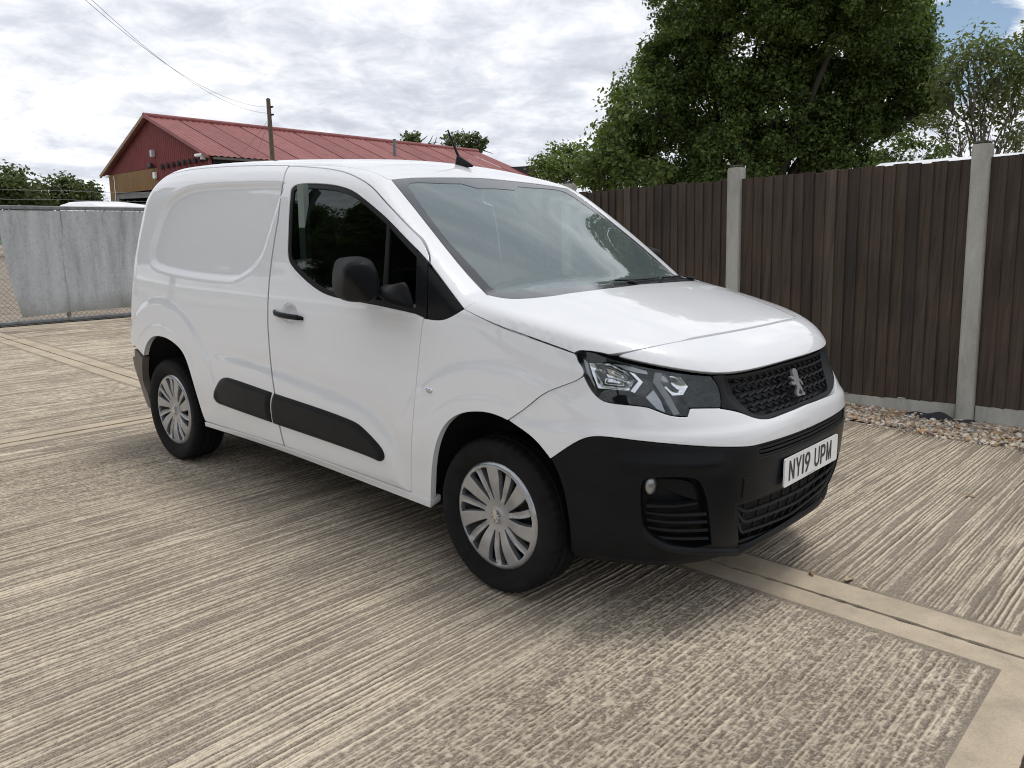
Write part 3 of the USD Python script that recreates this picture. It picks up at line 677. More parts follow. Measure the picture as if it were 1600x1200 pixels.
lamp_piece('reflector_fin', zp([(402, 332), (440, 345), (486, 392), (440, 452), (412, 440), (455, 388)]), 'reflector', -.020)
lamp_piece('light_guide', zp([(548, 338), (590, 340), (580, 392), (640, 480), (682, 552), (648, 560), (600, 480), (536, 392)]), 'light_grey', -.016)
lamp_piece('light_guide', zp([(495, 470), (540, 430), (585, 490), (608, 548), (560, 530)]), 'silver_trim', -.022)
lamp_piece('projector_bowl', zp([(600, 345), (690, 352), (742, 415), (712, 458), (650, 462), (600, 420), (588, 385)]), 'reflector', -.036, bowl=.02)
lamp_piece('inner_trim', zp([(735, 372), (830, 380), (870, 430), (880, 510), (735, 510), (700, 470), (752, 418)]), 'black_plastic', -.03)
lamp_piece('lower_trim', zp([(250, 445), (420, 458), (490, 478), (520, 512), (350, 492), (290, 480)]), 'black_plastic', -.022)
pp = hit([(860 + 650 / 3.333, 480 + 398 / 3.333)])[0]; pn = np.array([.93, -.36, -.05])
pr = lathe([(.0, .012), (.012, .010), (.021, .0), (.028, -.004), (.030, .0), (.033, .0), (.035, -.012), (.030, -.03)], 32); pr.apply_transform(trimesh.transformations.rotation_matrix(math.pi / 2, (1, 0, 0))); orient(pr)
add('projector', on_skin(pr, pp - np.array([.042, -.012, 0]), pn / np.linalg.norm(pn)), 'silver_trim', lamp, 40)
add('headlamp_lens', skin_panel(lampP, 'front', h=.02, gap=.0018, bevel=.001, depth=.012, lift=-.003), 'lamp_lens', lamp)
beam = front_pts(np.array([[0, .6]])); A_ = sg.box(-.86, .27, .86, .99)
obj('bumper_beam', skin_panel(A_, 'front', h=.06, gap=0, bevel=0, depth=0, lift=-.085), 'dark_void', van)
# --- number plate: white, black characters
PX, PZ, TILT = 3.703, .5565, .02
plate_T = np.eye(4); plate_T[:3, 0], plate_T[:3, 1], plate_T[:3, 2] = (0, 1, 0), (TILT * -1, 0, 1), (1, 0, TILT); plate_T[:3, 3] = (PX, 0, PZ)
pb = trimesh.creation.extrude_polygon(sg.box(-.252, -.0475, .252, .0475).buffer(.008), .006, engine='earcut')
pb.apply_transform(plate_T); plate = obj('number_plate', pb, 'plate_white', van, 30)
adv = -.222
def glyph(ch, x0, w=.050, h=.079):
    if ch == 'I':
        t = box(w, h, .0012, (x0 + w / 2, .003, .0068)); t.apply_transform(plate_T); return t
    t = meshkit.text_mesh(ch, h, .0012, bold=True); b = t.bounds; 
    sx = w / (b[1, 0] - b[0, 0]); t.apply_translation(-b[0]); t.apply_scale((sx, h / (b[1, 1] - b[0, 1]), 1)); t.apply_translation((x0, -h / 2 + .003, .0062)); t.apply_transform(plate_T); return t
for ch, w in zip('NY19 UPM', (.050, .050, .014, .050, 0, .050, .050, .050)):
    if ch == ' ': adv += .033; continue
    obj('plate_character', glyph('I' if ch == '1' else ch, adv, w), 'plate_black', plate, 30); adv += w + .011
mk_ = [box(.008, .0014, .001, (-.04 + .0135 * k, -.0500, .0065)) for k in range(6)]
mm = join(mk_); mm.apply_transform(plate_T); obj('plate_print', mm, 'plate_black', plate)
# --- windscreen
ws = halves(ws_half, 'top')
INNER = [(640, 292, 1), (640, 287), (680, 285.5), (722, 286.5, 1), (748, 294, 1), (822, 294.5, 1), (960, 300, 1), (1056, 425, 1), (1030, 434), (975, 440), (900, 446), (830, 451.5), (790, 454), (770, 449), (757, 436), (735, 412), (700, 374), (660, 321), (645, 299)]
inner_half = poly(chart(INNER, 'top', step=5)); inner = halves(inner_half, 'top').intersection(ws.buffer(-.02))
add('windscreen_border', skin_panel(ws.difference(inner), 'top', h=.025, gap=.002, bevel=.001, depth=.012, lift=-.003), 'frit', mir=False)
add('windscreen', skin_panel(inner.buffer(.004), 'top', h=.04, gap=0, bevel=0, depth=0, lift=-.005), 'windscreen_glass', mir=False)
# wipers and cowl
def wiper(pts, r=.007):
    P = top_pts(np.array(pts)); N_ = normals(P); return tube(P + N_ * np.linspace(.007, .006, len(P))[:, None], r, 6)
obj('wiper', wiper([(2.80, -.10), (2.815, -.02), (2.82, .06), (2.818, .16), (2.80, .26)], .0045), 'black_plastic', van, 60)
obj('wiper', wiper([(2.735, .62), (2.75, .56), (2.78, .46), (2.80, .36), (2.81, .28)], .0045), 'black_plastic', van, 60)
for k, (x, y) in enumerate(((2.77, .62), (2.84, -.02))):
    P = top_pts(np.array([[x, y]])); obj('wiper_pivot', rbox(.04, .03, .016, .006, tuple(P[0] + [0, 0, .003])), 'black_plastic', van, 50)
# --- roof aerial
ab_ = top_pts(np.array([[1.72, .04], [1.60, .04]]))
am = m3.Manifold.batch_hull([m3.Manifold.sphere(.006, 12).translate(tuple(ab_[0] + [.045, 0, .004])), m3.Manifold.sphere(.024, 16).scale((1, 1, .35)).translate(tuple(ab_[0] + [-.055, 0, .006])), m3.Manifold.sphere(.012, 12).translate(tuple(ab_[0] + [-.06, 0, .052]))]).to_mesh()
aer = obj('aerial', trimesh.Trimesh(am.vert_properties[:, :3], am.tri_verts), 'black_plastic', van, 50)
b0 = ab_[0] + [-.055, 0, .05]
obj('mast', tube([b0, b0 + [-.05, 0, .085], b0 + [-.085, 0, .15]], [.008, .006, .0045], 8), 'black_plastic', aer, 60)
# --- door mirror
def ap(u, v, y): return CAM + ray(u, v) * (y - CAM[1]) / ray(u, v)[1]
def hull(pts, n=16): return m3.Manifold.batch_hull([m3.Manifold.sphere(r, n).translate(tuple(map(float, p))) for p, r in pts])
hd = hull([(ap(530, 416, -1.00), .030), (ap(565, 414, -1.01), .030), (ap(528, 455, -1.00), .030), (ap(583, 450, -1.03), .030), (ap(540, 464, -1.03), .026), (ap(580, 467, -1.05), .024), (ap(552, 412, -1.08), .024), (ap(545, 425, -1.13), .024), (ap(575, 420, -1.06), .03)], 24)
armm = hull([(ap(592, 462, -.985), .026), (ap(600, 474, -.985), .020), (ap(612, 462, -.93), .024), (ap(618, 478, -.93), .020)], 18)
arm2 = hull([(ap(612, 462, -.93), .024), (ap(618, 478, -.93), .020), (ap(637, 486, -.905), .014), (ap(626, 452, -.905), .014)], 18)
def soft(mf, it=14, e=.014):
    q = mf.refine_to_length(e).to_mesh(); t = trimesh.Trimesh(q.vert_properties[:, :3], q.tri_verts, process=True); trimesh.smoothing.filter_taubin(t, .5, -.52, it); trimesh.smoothing.filter_laplacian(t, .5, 4); return t
mh = soft(hd)
mir = add('mirror_housing', mh, 'mirror_black')
add('mirror_arm', soft(armm + arm2, 8), 'mirror_black', mir)
# --- back lamp and back bumper
tl = sg.Polygon([(0.935 + d, z) for d, z in ((0, .78), (.13, .78), (.13, 1.16), (.02, 1.16))])
add('tail_lamp', skin_panel(tl, 'rear', h=.02, gap=0, bevel=.003, depth=.02, lift=.010), 'red_lens')
rb = UNP['rear'](c3([(211, 541, 1), (225, 557.6, 1)])); ae = UNP['rear'](c3([(225, 558, 1), (226, 595), (233, 614, 1)]))
a_edge = ae[-1, 0]
rbump = poly(rb[::-1] + [0, -.004], np.array([[rb[0, 0], .60], [.95 * math.pi / 2, .60], [.95 * math.pi / 2, .27], [a_edge, .27]]), ae[::-1])
add('back_bumper', skin_panel(rbump, 'rear', h=.03, gap=.001, bevel=.004, depth=.04, lift=.006), 'ground_sheen_plastic')
# --- underside, wheel housings, cabin
def hb_(x0, x1, y0, y1, z0, z1): return box(x1 - x0, y1 - y0, z1 - z0, ((x0 + x1) / 2, (y0 + y1) / 2, (z0 + z1) / 2))
floor = join([hb_(.44, 2.36, -.80, .80, .25, .32), hb_(-.46, .46, -.60, .60, .30, .36), hb_(2.30, 3.40, -.58, .58, .22, .30), hb_(-.46, -.36, -.70, .70, .30, .36)])
obj('floor_pan', floor, 'dark_void', van)
for hx, nm in ((2.785, 'wheel_housing'), (0.0, 'wheel_housing')):
    t = np.linspace(-.02, math.pi + .02, 30); R_ = .462
    ring = np.stack([hx + R_ * np.cos(t), .33 + R_ * np.sin(t)], 1)
    Vh = np.concatenate([np.stack([ring[:, 0], yv, ring[:, 1]], 1) for yv in (np.minimum(side_pts(ring)[:, 1] + .032, -.60), np.full(30, -.50))] + [[[hx, -.50, .33]]]); Fh = []
    for i in range(29): Fh += [[i, i + 1, i + 31], [i, i + 31, i + 30], [30 + i, 31 + i, 60]]
    add(nm, trimesh.Trimesh(Vh, np.array(Fh), process=False), 'dark_void', smooth=40)
zb = np.linspace(.32, 1.74, 20); yb_ = W_z(zb) - .055 - .06 * sstep(1.5, 1.74, zb)
bk = trimesh.creation.extrude_polygon(sg.Polygon(np.concatenate([np.column_stack([yb_, zb]), np.column_stack([-yb_, zb])[::-1]])), .03, engine='earcut'); bk.apply_transform(np.array([[0, 0, 1, 1.12], [1, 0, 0, 0], [0, 1, 0, 0], [0, 0, 0, 1.0]])); obj('bulkhead', bk, 'cabin_grey', van)
obj('headlining', join([hb_(1.15, 1.78, -.58, .58, 1.690, 1.697)]), 'cabin_grey', van)
obj('firewall', join([hb_(2.56, 2.60, -.49, .49, .3, 1.06)]), 'cabin_dark', van)
dash = hull([((2.18, -.72, .98), .05), ((2.18, .72, .98), .05), ((2.66, -.62, 1.10), .03), ((2.66, .62, 1.10), .03), ((2.30, -.74, .72), .04), ((2.30, .74, .72), .04), ((2.6, -.74, .75), .04), ((2.6, .74, .75), .04), ((2.3, -.70, 1.06), .03), ((2.3, .70, 1.06), .03)]).to_mesh()
obj('dashboard', trimesh.Trimesh(dash.vert_properties[:, :3], dash.tri_verts), 'cabin_grey', van, 50)
sw_ = trimesh.creation.torus(.185, .015, 40, 10); sw_ = join([sw_, box(.34, .05, .03), box(.09, .09, .05)]); sw_.apply_transform(trimesh.transformations.rotation_matrix(math.radians(-65), (0, 1, 0))); sw_.apply_translation((2.03, -.38, 1.05)); obj('steering_wheel', sw_, 'cabin_dark', van, 40)
for y in (-.40, .40):
    s = join([rbox(.50, .48, .16, .05, (1.72, y, .74)), rbox(.14, .46, .60, .05, (1.42, y, 1.06), rot=trimesh.transformations.rotation_matrix(-.22, (0, 1, 0)))])
    st = obj('seat', s, 'seat_cloth', van, 50)
    obj('headrest', rbox(.10, .26, .18, .04, (1.32, y, 1.44)), 'seat_cloth', st, 50)
for y in (-1, 1): obj('pillar_trim', box(.05, .03, .62, (1.44, y * .80, 1.35), None), 'trim_pale', van)
# --- wheels
def tyre():
    R, w = .322, .1025
    prof = [(.222, -.078), (.232, -.088), (.262, -.100), (.290, -.1025), (.306, -.097), (.3155, -.084)]
    for yc in (-.058, -.0195, .0195, .058): prof += [(.3205 + (.0012 if abs(yc) < .03 else 0), yc - .0155), (.3205 + (.0012 if abs(yc) < .03 else 0), yc + .0155), (.313, yc + .0170), (.313, yc + .0215)]
    prof = prof[:-2]
    prof += [(.3155, .084), (.306, .097), (.290, .1025), (.262, .100), (.232, .088), (.222, .078)]
    m = lathe(prof, 144); v = m.vertices
    # shoulder blocks: small cuts across the outer ribs
    r = np.hypot(v[:, 0], v[:, 2]); t = np.arctan2(v[:, 2], v[:, 0]); k = ((np.round((t / (2 * np.pi) * 144)) % 3) == 0) & (np.abs(v[:, 1]) > .042) & (r > .3150)
    v[k] *= np.stack([np.where(k, .981, 1), np.ones(len(v)), np.where(k, .981, 1)], 1)[k]
    m.vertices = v; return orient(m)
def hubcap():
    """dished cover with seven broad and seven narrow spokes between slanted slots; outer face towards -y"""
    R, Y0, n7 = .2265, -.090, 2 * math.pi / 7
    disc_ = sg.Point(0, 0).buffer(R, 48); slots = []
    def pol(r, t): return (r * math.cos(t), r * math.sin(t))
    for k in range(7):
        t0 = k * n7
        # (inner start, inner end, outer start, outer end) angles of the two slots between broad spokes
        for (a0, a1, b0, b1, r0, r1) in ((.16, .31, .17, .405, .066, .205), (.535, .685, .525, .765, .070, .205)):
            tw = .05
            pts = [pol(r0, t0 + a0), pol(r0 * .97, t0 + (a0 + a1) / 2), pol(r0, t0 + a1)]
            for f in (.25, .5, .75): pts.append(pol(r0 + (r1 - r0) * f, t0 + a1 + (b1 - a1) * f ** .8 + tw * f * f))
            pts += [pol(r1 * .985, t0 + b1 + tw), pol(r1, t0 + (b0 + b1) / 2 + tw), pol(r1 * .985, t0 + b0 + tw)]
            for f in (.75, .5, .25): pts.append(pol(r0 + (r1 - r0) * f, t0 + a0 + (b0 - a0) * f ** 1.3 + tw * f * f))
            slots.append(sg.Polygon(pts).buffer(0).buffer(-.003).buffer(.003))
    P = disc_.difference(shapely.union_all(slots))
    A, T, loops = flat_mesh(P, .0085)
    def yy(A):
        r = np.hypot(A[:, 0], A[:, 1]); t = np.mod(np.arctan2(A[:, 1], A[:, 0]) - .05 * np.clip((r - .08) / .12, 0, 1) ** 2, n7)
        y = Y0 + .016 * sstep(.15, .03, r) - .004 * sstep(.032, .028, r) + .016 * np.clip((r - .205) / (R - .205), 0, 1) ** 2
        nar = np.exp(-((t - .46) / .10) ** 2) * sstep(.06, .10, r) * sstep(.208, .19, r)      # the narrow spokes lie a little deeper
        groove = np.exp(-((np.minimum(t, n7 - t)) / .02) ** 2) * 0
        return y + .009 * nar
    S = np.column_stack([A[:, 0], yy(A), A[:, 1]]); V = [S]; Fc = [T[:, ::-1] if True else T]; nv = len(S)
    for L in loops:
        p = A[L]; t = np.roll(p, -1, 0) - np.roll(p, 1, 0); t /= np.linalg.norm(t, axis=1, keepdims=True); o = np.column_stack([t[:, 1], -t[:, 0]])
        prev = L; m = len(L)
        for d, back in ((.0022, .0012), (.0034, .004), (.0050, .022)):
            q = p + o * d; V.append(np.column_stack([q[:, 0], S[L, 1] + back, q[:, 1]])); idx = nv + np.arange(m); nv += m
            a_, b_, c_, d_ = prev, np.roll(prev, -1), idx, np.roll(idx, -1); Fc.append(np.concatenate([np.stack([a_, b_, d_], 1), np.stack([a_, d_, c_], 1)])); prev = idx
    m = trimesh.Trimesh(np.concatenate(V), np.concatenate(Fc), process=False)
    if m.face_normals[:len(T), 1].mean() > 0: m.faces = m.faces[:, ::-1]
    return m
TY, HC = tyre(), hubcap()
rim = orient(lathe([(.0, -.03), (.10, -.035), (.16, -.01), (.195, -.045), (.205, -.07), (.222, -.075), (.222, .07), (.19, .05)], 64))
disc = orient(lathe([(.0, -.045), (.07, -.05), (.075, -.03), (.135, -.028), (.135, -.01), (.0, -.005)], 48))
lemb = trimesh.creation.extrude_polygon(shapely.affinity.scale(lp, .042, .046, origin=(.3, .5)), .004, engine='earcut'); lemb.apply_translation((-.3, -.5, 0)); lemb.apply_transform(trimesh.transformations.rotation_matrix(math.pi / 2, (1, 0, 0)))
lemb.apply_translation((0, -.0865, 0))
nuts = join([trimesh.creation.cylinder(.010, .02, sections=6, transform=trimesh.transformations.translation_matrix((.054 * math.cos(t), -.05, .054 * math.sin(t))) @ trimesh.transformations.rotation_matrix(math.pi / 2, (1, 0, 0))) for t in np.arange(5) * 2 * np.pi / 5])
for x, y, steer, spin in ((2.785, -.776, -.026, .2), (0, -.776, 0, .65), (2.785, .776, -.026, 0), (0, .776, 0, .3)):
    w = UsdGeom.Xform.Define(stage, numbered(str(van.GetPath()) + '/wheel')).GetPrim()
    T = trimesh.transformations.translation_matrix((x, y, .3215)) @ trimesh.transformations.rotation_matrix(steer + (math.pi if y > 0 else 0), (0, 0, 1)) @ trimesh.transformations.rotation_matrix(spin, (0, 1, 0))
    for nm, m, k, sm in (('tyre', TY, 'rubber', 38), ('hub_cover', HC, 'silver_trim', 30), ('rim', rim, 'steel_dark', 40), ('brake_disc', disc, 'steel_dark', 40), ('hub_emblem', lemb, 'chrome', 20), ('wheel_nuts', nuts, 'steel_dark', 30)):
        q = m.copy(); q.apply_transform(T); obj(nm, q, k, w, sm, kind='stuff' if nm == 'wheel_nuts' else None)
# ------------------------------------------------------------------ the concrete yard
rng = np.random.default_rng(7)
GUP = np.array([-.045, .008, .999]); GUP /= np.linalg.norm(GUP)          # plumb: the yard falls a little towards the gate
def joint_y(x): return .066 - .0165 * x
mat('ridged_concrete', {'at': ('attribute', {'attribute': 'ridge'}), 'dt': ('attribute', {'attribute': 'groove'}), 'g': ('geometry', {}),
    'n1': ('noise_texture', {'scale': .9, 'detail': 6.0, 'roughness': .62}), 'n2': ('noise_texture', {'scale': 190.0, 'detail': 4.0, 'roughness': .7}), 'n3': ('noise_texture', {'scale': 55.0, 'detail': 4.0, 'roughness': .65}),
    'base': ('rgb_ramp', {'ramp': [(.28, (.176, .147, .117)), (.50, (.230, .194, .155)), (.74, (.296, .252, .202))]}),
    'fine': ('rgb_ramp', {'ramp': [(.28, (.34, .34, .34)), (.5, (1, 1, 1)), (.72, (1.85, 1.8, 1.68))]}), 'mul': ('mix', {'mix_type': 'multiply', 'fac': 1.0}),
    'gr': ('rgb_ramp', {'ramp': [(0, (1, 1, 1)), (.35, (.80, .79, .78)), (1, (.36, .34, .33))]}), 'mulg': ('mix', {'mix_type': 'multiply', 'fac': 1.0}),  # darkens one flank of each ridge: trough dirt plus painted shade
    'cream': ('rgb_ramp', {'ramp': [(.3, (.52, .445, .335)), (.7, (.74, .645, .50))]}), 'tf': ('math', {'math_type': 'multiply_add', 'value2': 1.3, 'value3': -.65}), 'add': ('math', {'math_type': 'add', 'use_clamp': True}),
    'gate': ('math', {'math_type': 'multiply'}), 'gm': ('map_range', {'from_min': .05, 'from_max': .30, 'to_min': 0.0, 'to_max': 1.0, 'clamp': True}), 'mix': ('mix', {}),
    'vo': ('voronoi_texture', {'scale': 26.0}), 'vr': ('rgb_ramp', {'ramp': [(0, (.25, .25, .25)), (.045, (.4, .4, .4)), (.07, (1, 1, 1)), (1, (1, 1, 1))]}), 'mul2': ('mix', {'mix_type': 'multiply', 'fac': .75}),
    'hh': ('math', {'math_type': 'multiply_add', 'value2': .8}), 'b': ('bump', {'strength': .8, 'distance': .004}), 'p': ('principled_bsdf', {'roughness': .9, 'specular_ior_level': .2})},
    [('g.position', 'n1.vector'), ('g.position', 'n2.vector'), ('g.position', 'n3.vector'), ('g.position', 'vo.vector'), ('n1.fac', 'base.fac'), ('n2.fac', 'fine.fac'), ('base.color', 'mul.color1'), ('fine.color', 'mul.color2'),
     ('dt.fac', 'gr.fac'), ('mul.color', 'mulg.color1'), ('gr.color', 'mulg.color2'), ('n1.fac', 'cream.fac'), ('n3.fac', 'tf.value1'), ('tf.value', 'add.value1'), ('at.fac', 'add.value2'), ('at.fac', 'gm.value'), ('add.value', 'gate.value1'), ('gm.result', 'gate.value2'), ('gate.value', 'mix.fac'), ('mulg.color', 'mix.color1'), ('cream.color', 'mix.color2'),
     ('vo.distance', 'vr.fac'), ('mix.color', 'mul2.color1'), ('vr.color', 'mul2.color2'), ('mul2.color', 'p.base_color'), ('n3.fac', 'hh.value1'), ('n2.fac', 'hh.value3'), ('hh.value', 'b.height'), ('b.normal', 'p.normal')])
mat('smooth_concrete', {'g': ('geometry', {}), 'n1': ('noise_texture', {'scale': 3.2, 'detail': 9.0, 'roughness': .72}), 'n2': ('noise_texture', {'scale': 170.0, 'detail': 4.0, 'roughness': .7}),
    'base': ('rgb_ramp', {'ramp': [(.3, (.30, .25, .185)), (.45, (.40, .335, .25)), (.58, (.47, .395, .295)), (.75, (.54, .46, .35))]}), 'sp': ('rgb_ramp', {'ramp': [(.0, (.25, .25, .25)), (.34, (.55, .54, .52)), (.44, (1, 1, 1)), (.60, (1.05, 1.05, 1.05)), (.72, (1.35, 1.33, 1.28))]}),
    'mul': ('mix', {'mix_type': 'multiply', 'fac': .8}), 'b': ('bump', {'strength': .3, 'distance': .003}), 'p': ('principled_bsdf', {'roughness': .88, 'specular_ior_level': .25})},
    [('g.position', 'n1.vector'), ('g.position', 'n2.vector'), ('n1.fac', 'base.fac'), ('n2.fac', 'sp.fac'), ('base.color', 'mul.color1'), ('sp.color', 'mul.color2'), ('mul.color', 'p.base_color'), ('n2.fac', 'b.height'), ('b.normal', 'p.normal')])
plain('joint_filler', (.035, .028, .022), .95, var=.5, vscale=60)
plain('bare_ground', (.26, .215, .165), .95, var=.35, vscale=3)
plain('far_grass', (.07, .09, .035), .95, var=.4, vscale=.3)

g = box(3000, 3000, .2, (0, 0, -.30)); tag(obj('ground', g, 'far_grass'), 'grass fields and verge reaching to the horizon around the yard', 'ground', kind='structure')
g = trimesh.creation.extrude_polygon(sg.Polygon([(-60, -30), (14, -30), (14, 60), (-60, 60)]), .06, engine='earcut'); g.apply_translation((0, 0, -.18)); tag(obj('dirt_track', g, 'bare_ground'), 'pale stony ground beyond the gate and around the concrete', 'ground', kind='structure')

yard = tag(UsdGeom.Xform.Define(stage, '/World/concrete_yard').GetPrim(), 'tamped brown concrete yard slabs with smooth edges and dark joints', 'ground', kind='structure')
def N2(x, y, fx, fy, seed): return meshkit.noise(np.stack([x * fx, y * fy, np.full_like(x, .37 + seed)], -1), seed)
def hash1(i, k=0.0): return np.mod(np.sin(i * 12.9898 + k * 78.233) * 43758.5453, 1.0)
def ridge_field(x, y, fine=1.0):
    """height, worn-pale crest (0..1) and groove darkened by dirt and painted shade (0..1) of tamped concrete: long ridges along y, broken into worms in places"""
    global GROOVE
    bend = .14 * (N2(x, y, .30, .22, 1) - .5) + .008 * (N2(x, y, 2.2, 1.5, 2) - .5) + .006 * (N2(x, y, 9, 7, 3) - .5) + .005 * (N2(x, y, 34, 26, 4) - .5)
    H = np.zeros_like(x); T = np.zeros_like(x); D = np.zeros_like(x)
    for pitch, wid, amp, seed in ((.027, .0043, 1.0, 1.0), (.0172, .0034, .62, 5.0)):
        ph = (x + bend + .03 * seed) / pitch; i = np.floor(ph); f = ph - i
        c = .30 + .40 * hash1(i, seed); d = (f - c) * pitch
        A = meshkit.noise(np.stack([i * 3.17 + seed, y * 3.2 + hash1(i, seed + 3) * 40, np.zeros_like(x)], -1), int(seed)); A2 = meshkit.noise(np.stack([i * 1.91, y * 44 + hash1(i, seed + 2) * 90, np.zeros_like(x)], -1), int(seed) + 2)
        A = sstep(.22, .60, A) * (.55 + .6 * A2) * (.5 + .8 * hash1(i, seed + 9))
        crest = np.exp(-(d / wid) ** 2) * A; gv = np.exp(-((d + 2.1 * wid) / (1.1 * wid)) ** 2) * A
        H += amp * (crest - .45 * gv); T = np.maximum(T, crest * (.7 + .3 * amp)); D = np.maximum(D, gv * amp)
    wob = .016 * (N2(x, y, 40, 40, 9) - .5)
    c = N2(x + bend + wob, y + wob, 66, 38, 5); d = N2(x + bend - wob, y + wob, 112, 78, 6)
    w = np.clip(1 - np.abs(c - .5) / .062, 0, 1); w2 = np.clip(1 - np.abs(d - .52) / .075, 0, 1)
    big = N2(x, y, .8, .55, 7); wm = .78 * sstep(.46, .78, big + .34 * sstep(2.4, 4.2, x) * sstep(.2, -.4, y) - .08)
    W = np.maximum(w, .75 * w2); gw = np.clip((c - .56) / .10, 0, 1) * np.clip(1 - (c - .56) / .25, 0, 1)
    T = T * (1 - .62 * wm) + W * wm * .66 + .30 * W * (1 - wm) * N2(x, y, 3, 3, 12); H = H * (1 - .7 * wm) + .75 * W * wm; D = D * (1 - .6 * wm) + gw * wm * .8
    patch = N2(x, y, 1.7, 1.1, 8); T = T * (.75 + .85 * patch)
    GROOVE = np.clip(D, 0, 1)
    return .0054 * H * (.7 + .6 * patch) + .003 * (N2(x, y, 4, 3, 10) - .5) + .0016 * (N2(x, y, 90, 90, 11) - .5), np.clip(T, 0, 1)
def grid_mesh(P, dx, dy, name, parent):
    x0, y0, x1, y1 = P.bounds
    xs, ys = np.linspace(x0, x1, int((x1 - x0) / dx) + 1), np.linspace(0, 1, int((y1 - y0) / dy) + 1)
    lo = y0 if isinstance(y0, float) else y0
    X, T = np.meshgrid(xs, ys, indexing='ij')
    ring = np.array(P.exterior.coords)
    def edge(x, which):
        L = sg.LineString([(x, y0 - 1), (x, y1 + 1)]).intersection(P); return L.bounds[1 if which == 0 else 3]
    xa, xb = x0 + 1e-6, x1 - 1e-6
    l0, l1, h0, h1 = edge(xa, 0), edge(xb, 0), edge(xa, 1), edge(xb, 1)
    f = (X - x0) / (x1 - x0); Y = (l0 + (l1 - l0) * f) * (1 - T) + (h0 + (h1 - h0) * f) * T
    hgt, top = ridge_field(X.ravel(), Y.ravel())
    ed = np.minimum.reduce([X - x0, x1 - X, Y - (l0 + (l1 - l0) * f), (h0 + (h1 - h0) * f) - Y]).ravel()
    e = sstep(0, .05, ed); V = np.stack([X.ravel(), Y.ravel(), hgt * e - .0030 * sstep(0, .02, ed)], 1)
    n, m = X.shape; I = np.arange(n * m).reshape(n, m)
    a, b, c, d = I[:-1, :-1].ravel(), I[1:, :-1].ravel(), I[1:, 1:].ravel(), I[:-1, 1:].ravel()
    Fc = np.concatenate([np.stack([a, b, c], 1), np.stack([a, c, d], 1)])
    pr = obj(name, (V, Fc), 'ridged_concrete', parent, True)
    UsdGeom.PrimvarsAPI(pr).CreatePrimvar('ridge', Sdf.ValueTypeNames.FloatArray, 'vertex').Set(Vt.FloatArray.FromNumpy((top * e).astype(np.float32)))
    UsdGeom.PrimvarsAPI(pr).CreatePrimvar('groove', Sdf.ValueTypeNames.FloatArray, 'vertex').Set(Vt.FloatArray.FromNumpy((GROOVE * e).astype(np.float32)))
def slab(x0, x1, ya, yb, bx0, bx1, by0, by1, fields, wob=True):
    """x0..x1 wide; ya, yb: functions of x for its edges; b..: widths of the smooth margins; fields: list of (xa, xb, dx, dy) ridged sheets"""
    g = .0075
    out = sg.Polygon([(x0 + g, ya(x0) + g), (x1 - g, ya(x1) + g), (x1 - g, yb(x1) - g), (x0 + g, yb(x0) - g)])
    inn = sg.Polygon([(x0 + bx0, ya(x0 + bx0) + by0), (x1 - bx1, ya(x1 - bx1) + by0), (x1 - bx1, yb(x1 - bx1) - by1), (x0 + bx0, yb(x0 + bx0) - by1)])
    ringp = out.difference(inn)
    A, T, loops = flat_mesh(out.buffer(-.004), .5)
    # margins: an edged ring with a rounded arris
    ext = np.array(ringp.exterior.segmentize(.02).coords)[:-1]; jit = (meshkit.noise(np.column_stack([ext * 30, np.full(len(ext), x0)])) - .5)[:, None] * .014 + (meshkit.noise(np.column_stack([ext * 6, np.full(len(ext), x1)])) - .5)[:, None] * .008
    ctr_ = np.array(out.centroid.coords[0]); dr = np.sign(ext - ctr_); ext = ext - dr * np.abs(jit) * 1.2
    ringp = sg.Polygon(ext, [list(q.coords) for q in ringp.interiors])
    m = trimesh.creation.extrude_polygon(ringp.buffer(0) if ringp.is_valid else ringp.buffer(-.0005), .10, engine='earcut'); m.apply_translation((0, 0, -.10))
    pr = obj('slab', m, 'smooth_concrete', yard, False)
    parent = pr
    for xa, xb, dx, dy in fields:
        F_ = inn.intersection(sg.box(xa, -99, xb, 99))
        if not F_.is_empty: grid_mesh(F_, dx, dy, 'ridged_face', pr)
    return pr
J = joint_y
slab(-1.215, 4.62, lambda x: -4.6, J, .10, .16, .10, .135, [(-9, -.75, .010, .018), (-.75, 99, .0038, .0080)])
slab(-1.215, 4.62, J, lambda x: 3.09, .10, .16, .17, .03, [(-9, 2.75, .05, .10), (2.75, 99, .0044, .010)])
slab(-6.72, -1.225, lambda x: -4.6, J, .06, .13, .10, .14, [(-99, 99, .009, .03)])
slab(-6.72, -1.225, J, lambda x: 5.5, .04, .10, .16, .05, [(-99, 99, .009, .03)])
slab(-8.12, -6.73, lambda x: -4.6, J, .10, .03, .10, .10, [(-99, 99, .02, .06)])
slab(-8.12, -6.73, J, lambda x: 5.5, .10, .03, .12, .05, [(-99, 99, .02, .06)])
slab(4.63, 9.5, J, lambda x: 3.09, .10, .10, .17, .03, [(-99, 99, .03, .06)])
fill = trimesh.creation.extrude_polygon(sg.box(-8.1, -4.58, 9.4, 5.4).difference(sg.box(-1.3, 3.05, 9.5, 5.5)), .03, engine='earcut'); fill.apply_translation((0, 0, -.040))
obj('joint_filler', fill, 'joint_filler', yard)

